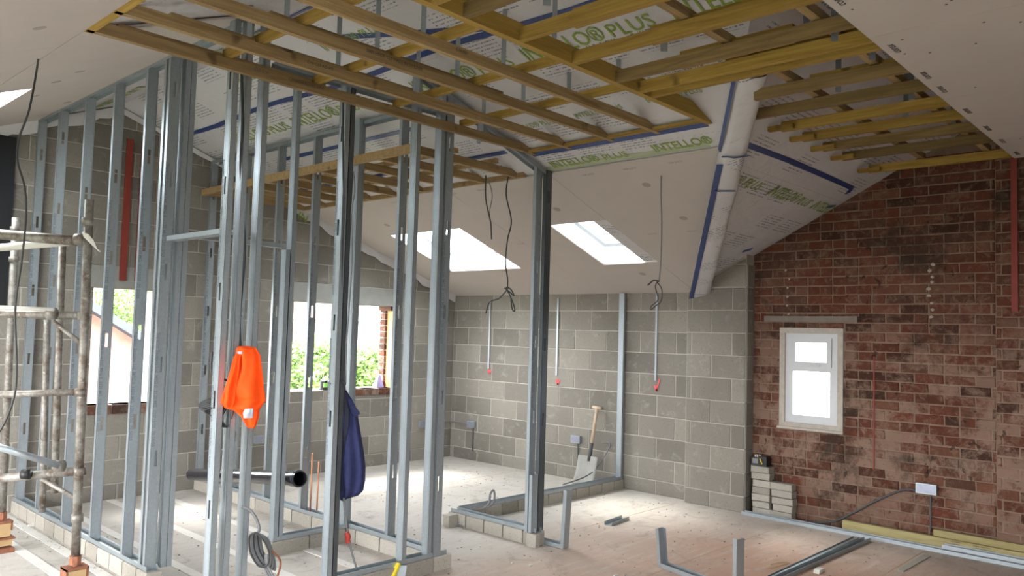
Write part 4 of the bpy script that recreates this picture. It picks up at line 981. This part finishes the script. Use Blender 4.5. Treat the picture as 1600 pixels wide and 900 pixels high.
ctube(c1, [W(x, y, dA) for x, y in ((788, 450), (796, 456), (803, 462), (798, 452), (791, 450), (797, 462), (803, 478), (804, 486), (800, 482), (798, 462))], .006, 'cable_black', 'cable_tail')
cable('ceiling_cable', [W(x, y, dA + .15) for x, y in ((759, 274), (759, 310), (765, 340), (767, 350), (768, 374))], .006, 'cable_black', 'short dark cable hanging from the lower joists with a taped end')
cable('ceiling_cable', [W(x, y, dA + .15) for x, y in ((763, 280), (769, 305), (765, 330), (766, 345))], .004, 'cable_grey', 'thin grey cable hanging beside the short taped one')
c2 = empty('ceiling_cable'); tag(c2, 'single grey cable hanging in front of the sloping board right of the roof windows', 'cable'); dB = dC((-2.25, -4.5, 2.9))
ctube(c2, [W(x, y, dB) for x, y in ((1036, 226), (1034, 255), (1033, 300), (1034, 350), (1033, 400), (1030, 440))], .0055, 'cable_grey', 'cable_run')
ctube(c2, [W(x, y, dB) for x, y in ((1030, 440), (1022, 438), (1014, 444), (1012, 446))], .006, 'cable_black', 'cable_tail')
ctube(c2, [W(x, y, dB) for x, y in ((1026, 440), (1034, 452), (1033, 470), (1024, 478), (1017, 484), (1018, 478), (1028, 468), (1024, 448), (1028, 440))], .0042, 'cable_black', 'cable_tail')
dE = dC((-5.0, YC - .05, 1.5))
hb = empty('cable_bundle'); tag(hb, 'black cables coming down the tall box stud and bunched behind the orange jacket', 'cable')
ctube(hb, [W(x, y, dE) for x, y in ((377, 100), (379, 180), (376, 260), (380, 330), (382, 400), (378, 450), (374, 500), (376, 545))], .008, 'cable_black', 'cable_run')
ctube(hb, [W(x, y, dE + .03) for x, y in ((381, 330), (380, 390), (376, 440), (374, 470))], .006, 'cable_black', 'cable_run')
for k in range(6):
    q = k * 3; ctube(hb, [W(x, y, dE - .05 - .012 * k) for x, y in ((360, 600 + q), (340, 618 + q), (322, 625 + q), (311 + k, 632 + .6 * q), (314 + k, 638 + .3 * q), (330, 634 + q), (350, 620 + q), (362, 606 + q))], .004, 'cable_black', 'cable_loop')
for k in range(4):
    ctube(hb, [W(x, y, dE - .05 - .012 * k) for x, y in ((356 + 2 * k, 630), (344 + 3 * k, 640), (340 + 2 * k, 655), (347 + 3 * k, 667), (358 + k, 655), (364 + k, 635))], .004, 'cable_black', 'cable_loop')
ctube(hb, [W(x, y, dE - .06) for x, y in ((331, 550), (330, 575), (334, 586), (356, 595))], .007, 'cable_black', 'cable_loop')
hc = empty('cable_coil'); tag(hc, 'coil of grey cable hanging low on the tall stud at the bottom of the view', 'cable')
dF = dC((-4.9, YC - .12, .4))
ctube(hc, [W(x, y, dF) for x, y in ((378, 792), (390, 797), (400, 810), (405, 828), (398, 836))], .009, 'cable_grey', 'cable_run')
for k in range(9):
    ctube(hc, [W(x, y, dF - .05 + .012 * k) for x, y in ((399, 832), (390 + 2 * k, 838), (391 + 2.5 * k, 862), (404 + 2.5 * k, 884), (418 + 1.5 * k, 882 + k), (420 + k, 862 + k), (410 + k, 842), (400, 832))], .0055, 'cable_grey' if k % 3 else 'cable_black', 'cable_loop')
for k in range(3): ctube(hc, [W(x, y, dF - .02 * k) for x, y in ((415 + k, 866), (413 + 3 * k, 885), (420 + 4 * k, 903), (424 + 3 * k, 920))], .006, 'cable_grey', 'cable_tail')
ctube(hc, [W(x, y, dF) for x, y in ((424, 860), (436, 872), (438, 885), (430, 910))], .006, 'rust', 'cable_tail')
he = empty('cable_run'); tag(he, 'dark cable strapped down the stud above and below the navy jacket', 'cable'); dG = dC((-4.3, YC - .05, 1.5))
ctube(he, [W(x, y, dG - .04) for x, y in ((536, 150), (536, 250), (537, 330), (534, 420), (534, 500), (537, 560), (539, 610))], .006, 'cable_black', 'cable')
ctube(he, [W(x, y, dG - .04) for x, y in ((552, 268), (554, 300), (549, 330), (550, 400), (546, 470), (541, 540), (540, 600))], .005, 'cable_grey', 'cable')
ctube(he, [W(x, y, dG - .06) for x, y in ((516, 600), (524, 596), (536, 596), (540, 602))], .006, 'cable_black', 'strap')
ctube(he, [W(x, y, dG - .04) for x, y in ((537, 778), (540, 810), (545, 840), (550, 865), (557, 888))], .007, 'cable_grey', 'cable')
ctube(he, [W(x, y, dG - .05) for x, y in ((541, 832), (544, 838), (543, 844), (545, 848))], .016, 'red_plastic', 'connector')
lp = on(755, 797, 'Z', ZT); dL = dC(lp)
cable('cable_loop', [W(x, y, dL) for x, y in ((756, 794), (764, 786), (766, 772), (771, 766), (773, 775), (770, 786), (760, 793))], .010, 'cable_grey', 'grey cable loop standing up out of the L shaped track')
fc = empty('floor_cable'); tag(fc, 'loose loops of grey cable on the floor by the L shaped plinth', 'cable')
for k in range(4): ctube(fc, [on(x, y, 'Z', .008) for x, y in ((697, 816 + k), (715, 812 + 2 * k), (733, 814 + k), (736, 819), (724, 822 - k), (702, 819 + k), (720, 817), (745, 819), (770, 822), (781, 822))], .006, 'cable_grey', 'cable_loop')
cable('twine', [on(x, y, 'Z', .006) for x, y in ((1204, 882), (1212, 880), (1225, 878), (1232, 880), (1205, 887), (1198, 884))], .003, 'timber_packer', 'thin brown string curled on the floor near the channels')
for px, py, s_ in ((792, 834, .03), (845, 790, .02), (1275, 893, .05), (800, 880, .012), (960, 900, .02), (828, 884, .015), (1165, 797, .012), (48, 822, .03)):
    p = on(px, py, 'Z', 0); v, f = piece_mesh([(-s_, 0), (s_, 0), (s_ * .8, s_ * .5), (-s_ * .7, s_ * .5)], s_ * .9, .002, None, .002)
    o = MB().poly(v, f + [tuple(range(4))[::-1]]).build('debris', 'white_plastic'); o.location = (p.x, p.y, 0.001); tag(o, None, None, 'rubble crumbs', 'stuff'); o['label'] = 'crumb of rubble on the dusty floor'
m = MB(); random.seed(5)
for i in range(900):
    x = random.uniform(-5.0, -.3); y = random.uniform(-5.8, -1.0)
    if random.random() < .35: x = random.uniform(-5.3, -4.95) - .05; y = random.uniform(-3.2, -.3); x = XA - .07 - abs(random.gauss(0, .06))
    s_ = random.uniform(.0015, .0055); m.box(x - s_, x + s_, y - s_ * random.uniform(.5, 1), y + s_, 0, s_ * .9)
o = m.build('grit', 'lintel_old'); tag(o, 'grit and crumbs scattered on the concrete floor', 'grit', None, 'stuff')
# ------------------------------------------------------------------ cloth
def garment(name, dep, rows, thick, mat, label, parent=None, seed=1, folds=5, cat='jacket', fold_amp=.012):
    """rows: (y, xl, xr, depth factor) down the cloth; an actual closed body with folds"""
    random.seed(seed); ph = [random.uniform(0, 6.28) for _ in range(4)]
    R2 = []; rows2 = []
    for i in range(len(rows) - 1):
        for k in range(5):
            t_ = k / 5; rows2.append([rows[i][j] * (1 - t_) + rows[i + 1][j] * t_ for j in range(4)])
    rows2.append(list(rows[-1])); m = MB(); n = 36
    for i, (y, xl, xr, df) in enumerate(rows2):
        cxp = (xl + xr) / 2; c_ = W(cxp, y, dep); hw = (xr - xl) / 2 / FPX * dep; tk = thick * df
        for k in range(n):
            a_ = 2 * math.pi * k / n; s_ = 1 + .0
            fold = fold_amp * df * (math.sin(folds * a_ + ph[0] + i * .05) + .6 * math.sin((folds + 3) * a_ + ph[1] - i * .09) + .4 * math.sin(i * .35 + ph[2] + 2 * a_))
            m.v.append(tuple(c_ + Vector(RT) * (math.cos(a_) * (hw + fold * .25)) - Vector(FW) * (math.sin(a_) * tk / 2 + fold) ))
    for i in range(len(rows2) - 1):
        for k in range(n): a_ = i * n + k; b_ = i * n + (k + 1) % n; m.f.append((a_, a_ + n, b_ + n, b_))
    m.f.append(tuple(range(n))); m.f.append(tuple((len(rows2) - 1) * n + k for k in range(n))[::-1])
    o = m.build(name, mat, parent, smooth=True)
    if parent is None: tag(o, label, cat)
    return o
oj = empty('orange_jacket'); tag(oj, 'bright orange high visibility jacket hanging on the tall studs', 'jacket')
garment('body', dE - .10, [(541, 374, 388, .3), (544, 370, 400, .7), (556, 368, 407, .9), (575, 367, 409, 1), (590, 361, 411, 1), (605, 354, 412, 1.1), (618, 350, 414, 1.1), (626, 349, 415, 1.0), (632, 349, 411, .9), (637, 352, 408, .9), (641, 366, 405, .7), (650, 377, 405, .6), (660, 383, 402, .5), (666, 386, 400, .4), (669, 390, 397, .2)], .11, 'orange_cloth', None, oj, 3, 4)
garment('sleeve', dE - .15, [(556, 366, 376, .4), (580, 360, 374, .6), (605, 353, 370, .8), (630, 349, 368, .8), (636, 351, 364, .4)], .07, 'orange_cloth', None, oj, 8, 3)
garment('collar_lining', dE - .155, [(549, 371, 380, .4), (553, 372, 381, .4)], .03, 'reflective', None, oj, 9, 3)
garment('reflective_band', dE - .15, [(638, 383, 396, .4), (645, 379, 396, .5), (653, 380, 395, .3)], .09, 'reflective', None, oj, 4, 3, fold_amp=.004)
nj = empty('navy_jacket'); tag(nj, 'navy blue jacket hanging from a stud beside the corner room', 'jacket')
garment('body', dG + .02, [(610, 537, 541, .3), (620, 536, 547, .6), (635, 534, 553, .8), (650, 532, 559, 1), (680, 530, 564, 1), (705, 530, 568, 1.1), (730, 529, 571, 1.1), (750, 528, 571, 1.1), (765, 528, 568, 1), (773, 529, 560, .8), (779, 532, 542, .4), (782, 533, 538, .2)], .13, 'navy_cloth', None, nj, 5, 5)
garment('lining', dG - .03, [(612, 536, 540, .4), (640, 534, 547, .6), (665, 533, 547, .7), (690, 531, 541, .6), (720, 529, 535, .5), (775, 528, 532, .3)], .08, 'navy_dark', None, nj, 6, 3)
garment('collar_flap', dG - .02, [(622, 541, 549, .4), (636, 545, 556, .5), (646, 548, 563, .5), (650, 551, 558, .3), (655, 552, 555, .2)], .06, 'navy_cloth', None, nj, 7, 2, fold_amp=.003)
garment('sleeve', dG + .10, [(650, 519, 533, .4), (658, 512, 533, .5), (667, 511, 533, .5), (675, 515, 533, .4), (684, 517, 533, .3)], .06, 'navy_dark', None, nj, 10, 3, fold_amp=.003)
# ------------------------------------------------------------------ small things on the sill and floor
ll = empty('laser_level', (-1.99, .06, .94)); tag(ll, 'green and black laser level on the sill of the wide opening', 'laser level')
m = MB(); m.tube([(0, 0, .0), (0, 0, .025)], .05, 12); m.tube([(0, 0, .02), (0, 0, .10)], .042, 12); m.box(-.02, .02, -.05, .05, .09, .115); m.build('body', 'black_rubber', ll)
MB().box(-.025, .025, -.048, -.038, .035, .085).build('label_panel', 'green_plastic', ll)
m = MB(); m.box(.05, .06, -.02, .02, 0, .09); m.box(.09, .10, -.02, .02, 0, .09); m.box(.05, .10, -.02, .02, 0, .012); m.box(.05, .10, -.02, .02, .08, .09); m.build('bracket', 'dark_grey', ll)
bg_ = MB(); bg_.poly([(-.06, 0, 0), (.06, 0, 0), (.06, .08, 0), (-.06, .08, 0), (-.01, .03, .16), (.02, .03, .15), (.02, .06, .15), (-.01, .06, .16)], [(0,3,2,1),(4,5,6,7),(0,1,5,4),(1,2,6,5),(2,3,7,6),(3,0,4,7)])
o = bg_.build('plastic_bag', 'purple_cloth'); o.location = (-1.13, .10, .94); tag(o, 'crumpled pale purple bag in the corner of the wide window sill', 'bag')
tw = empty('taping_knife', on(622, 896, 'Z', .0)); tag(tw, 'yellow handled spreading tool leaning on the front plinth', 'hand tool')
a_ = W(590 + 32, 880, dC((-3.8, -3.78, .1))); b_ = W(600 + 12, 903, dC((-3.8, -3.78, .0)) - .05); off = Vector(tw.location)
MB().beam(a_ - off, b_ - off, .035, .018).build('handle', 'yellow_plastic', tw); MB().beam(a_ - off + Vector(RT) * .025 + Vector((0, 0, -.015)), b_ - off + Vector(RT) * .05 + Vector((0, 0, -.02)), .07, .002).build('blade', 'galvanised', tw)
# white wire on the far studs
cable('wall_wire', [W(x, y, 7.9) for x, y in ((166, 165), (168, 240), (160, 280), (153, 310), (148, 350), (146, 405), (158, 418), (165, 425), (200, 432))], .003, 'white_plastic', 'thin white wire looping down the gable wall behind the long stud row')
# ------------------------------------------------------------------ outside
gd3 = MB().box(-60, XL - .4, -60, .6, -3.2, -3.0).build('ground_outside', 'far_ground'); tag(gd3, 'ground beyond the left wall', None, kind='structure')
gd = MB().box(-60, 60, .6, 80, -3.2, -3.0).build('ground_outside', 'far_ground'); tag(gd, 'ground outside the windows', None, kind='structure')
gd2 = MB().box(.6, 60, -60, .6, -3.2, -3.0).build('ground_outside', 'far_ground'); tag(gd2, 'ground beyond the brick wall', None, kind='structure')
def foliage(name, cen, rad, n, label, cat, seed, scale=(1, 1, 1)):
    rnd = random.Random(seed); e = empty(name, cen); m = MB()
    for i in range(n):
        d_ = Vector((rnd.gauss(0, 1), rnd.gauss(0, 1), rnd.gauss(0, 1))).normalized() * rad * rnd.uniform(.55, 1.05)
        c_ = Vector((d_.x * scale[0], d_.y * scale[1], d_.z * scale[2])); s_ = rnd.uniform(.035, .075)
        u = Vector((rnd.gauss(0, 1), rnd.gauss(0, 1), rnd.gauss(0, 1))).normalized(); v = u.orthogonal().normalized()
        m.poly([c_ - u * s_, c_ + v * s_ * .6, c_ + u * s_, c_ - v * s_ * .6], [(0, 1, 2, 3)])
    o = m.build('foliage', 'leaf', e); o['kind'] = 'stuff'
    mm = MB().tube([(0, 0, -cen[2] - 3.0), (0, 0, -.1)], [.14, .09], 8); mm.build('trunk', 'timber_packer', e); return tag(e, label, cat)
foliage('hedge', tuple(on(578, 590, 'Y', 6.5)), .85, 5200, 'bright green hedge outside seen through the wide opening, its right part', 'hedge', 1, (1.0, .8, .9))
foliage('hedge', tuple(on(495, 590, 'Y', 6.9)), .95, 6000, 'bright green hedge outside seen through the wide opening, its left part', 'hedge', 2, (1.2, .7, 1.0))
foliage('tree', tuple(on(203, 500, 'Y', 11.0)), 1.0, 5000, 'leafy tree outside seen through the narrow opening', 'tree', 3, (1, 1, 1.0))
h = empty('neighbour_house', (3.5, 13, -3.0)); tag(h, 'pale rendered neighbouring house beyond the hedge', 'house')
MB().box(-6, 6, 0, 6, 0, 4.9).build('wall', 'render_white', h); m = MB(); m.poly([(-6.3, -.3, 4.9), (6.3, -.3, 4.9), (6.3, 3, 5.6), (-6.3, 3, 5.6), (-6.3, 6.3, 4.9), (6.3, 6.3, 4.9)], [(0,1,2,3),(3,2,5,4),(0,3,4),(1,5,2),(0,4,5,1)]); m.build('roof', 'far_brick', h)
for x in (-1.9, -1.2, 1.4): MB().box(x - .18, x + .18, -.03, .02, 3.9, 4.5).build('window', 'far_glass', h)
MB().box(-6, 6, -.04, 0, 4.55, 4.65).build('band_course', 'far_brick', h)
# garage gable with a sloping verge, seen through the narrow opening
gr = empty('brick_garage', (-2.9, 5.2, -3.0)); tag(gr, 'brick outbuilding with grey sloping roof edge outside the narrow opening', 'building')
m = MB(); m.poly([(-3, 0, 0), (1.2, 0, 0), (1.2, 0, 4.18), (0, 0, 4.9), (-3, 0, 3.1), (-3, 4, 0), (1.2, 4, 0), (1.2, 4, 4.18), (0, 4, 4.9), (-3, 4, 3.1)], [(0,1,2,3,4),(9,8,7,6,5),(0,4,9,5),(1,6,7,2)]); m.build('wall', 'far_brick', gr)
m = MB(); m.beam((-3.3, -.1, 2.95), (0, -.1, 4.93), .25, .12); m.beam((1.4, -.1, 4.09), (0, -.1, 4.93), .25, .12); m.build('verge_board', 'far_roof', gr)
m = MB(); m.poly([(-3.3, -.2, 2.98), (0, -.2, 4.96), (0, 4.2, 4.96), (-3.3, 4.2, 2.98), (1.4, -.2, 4.12), (1.4, 4.2, 4.12)], [(0,1,2,3),(1,4,5,2)]); m.build('roof', 'far_roof', gr)
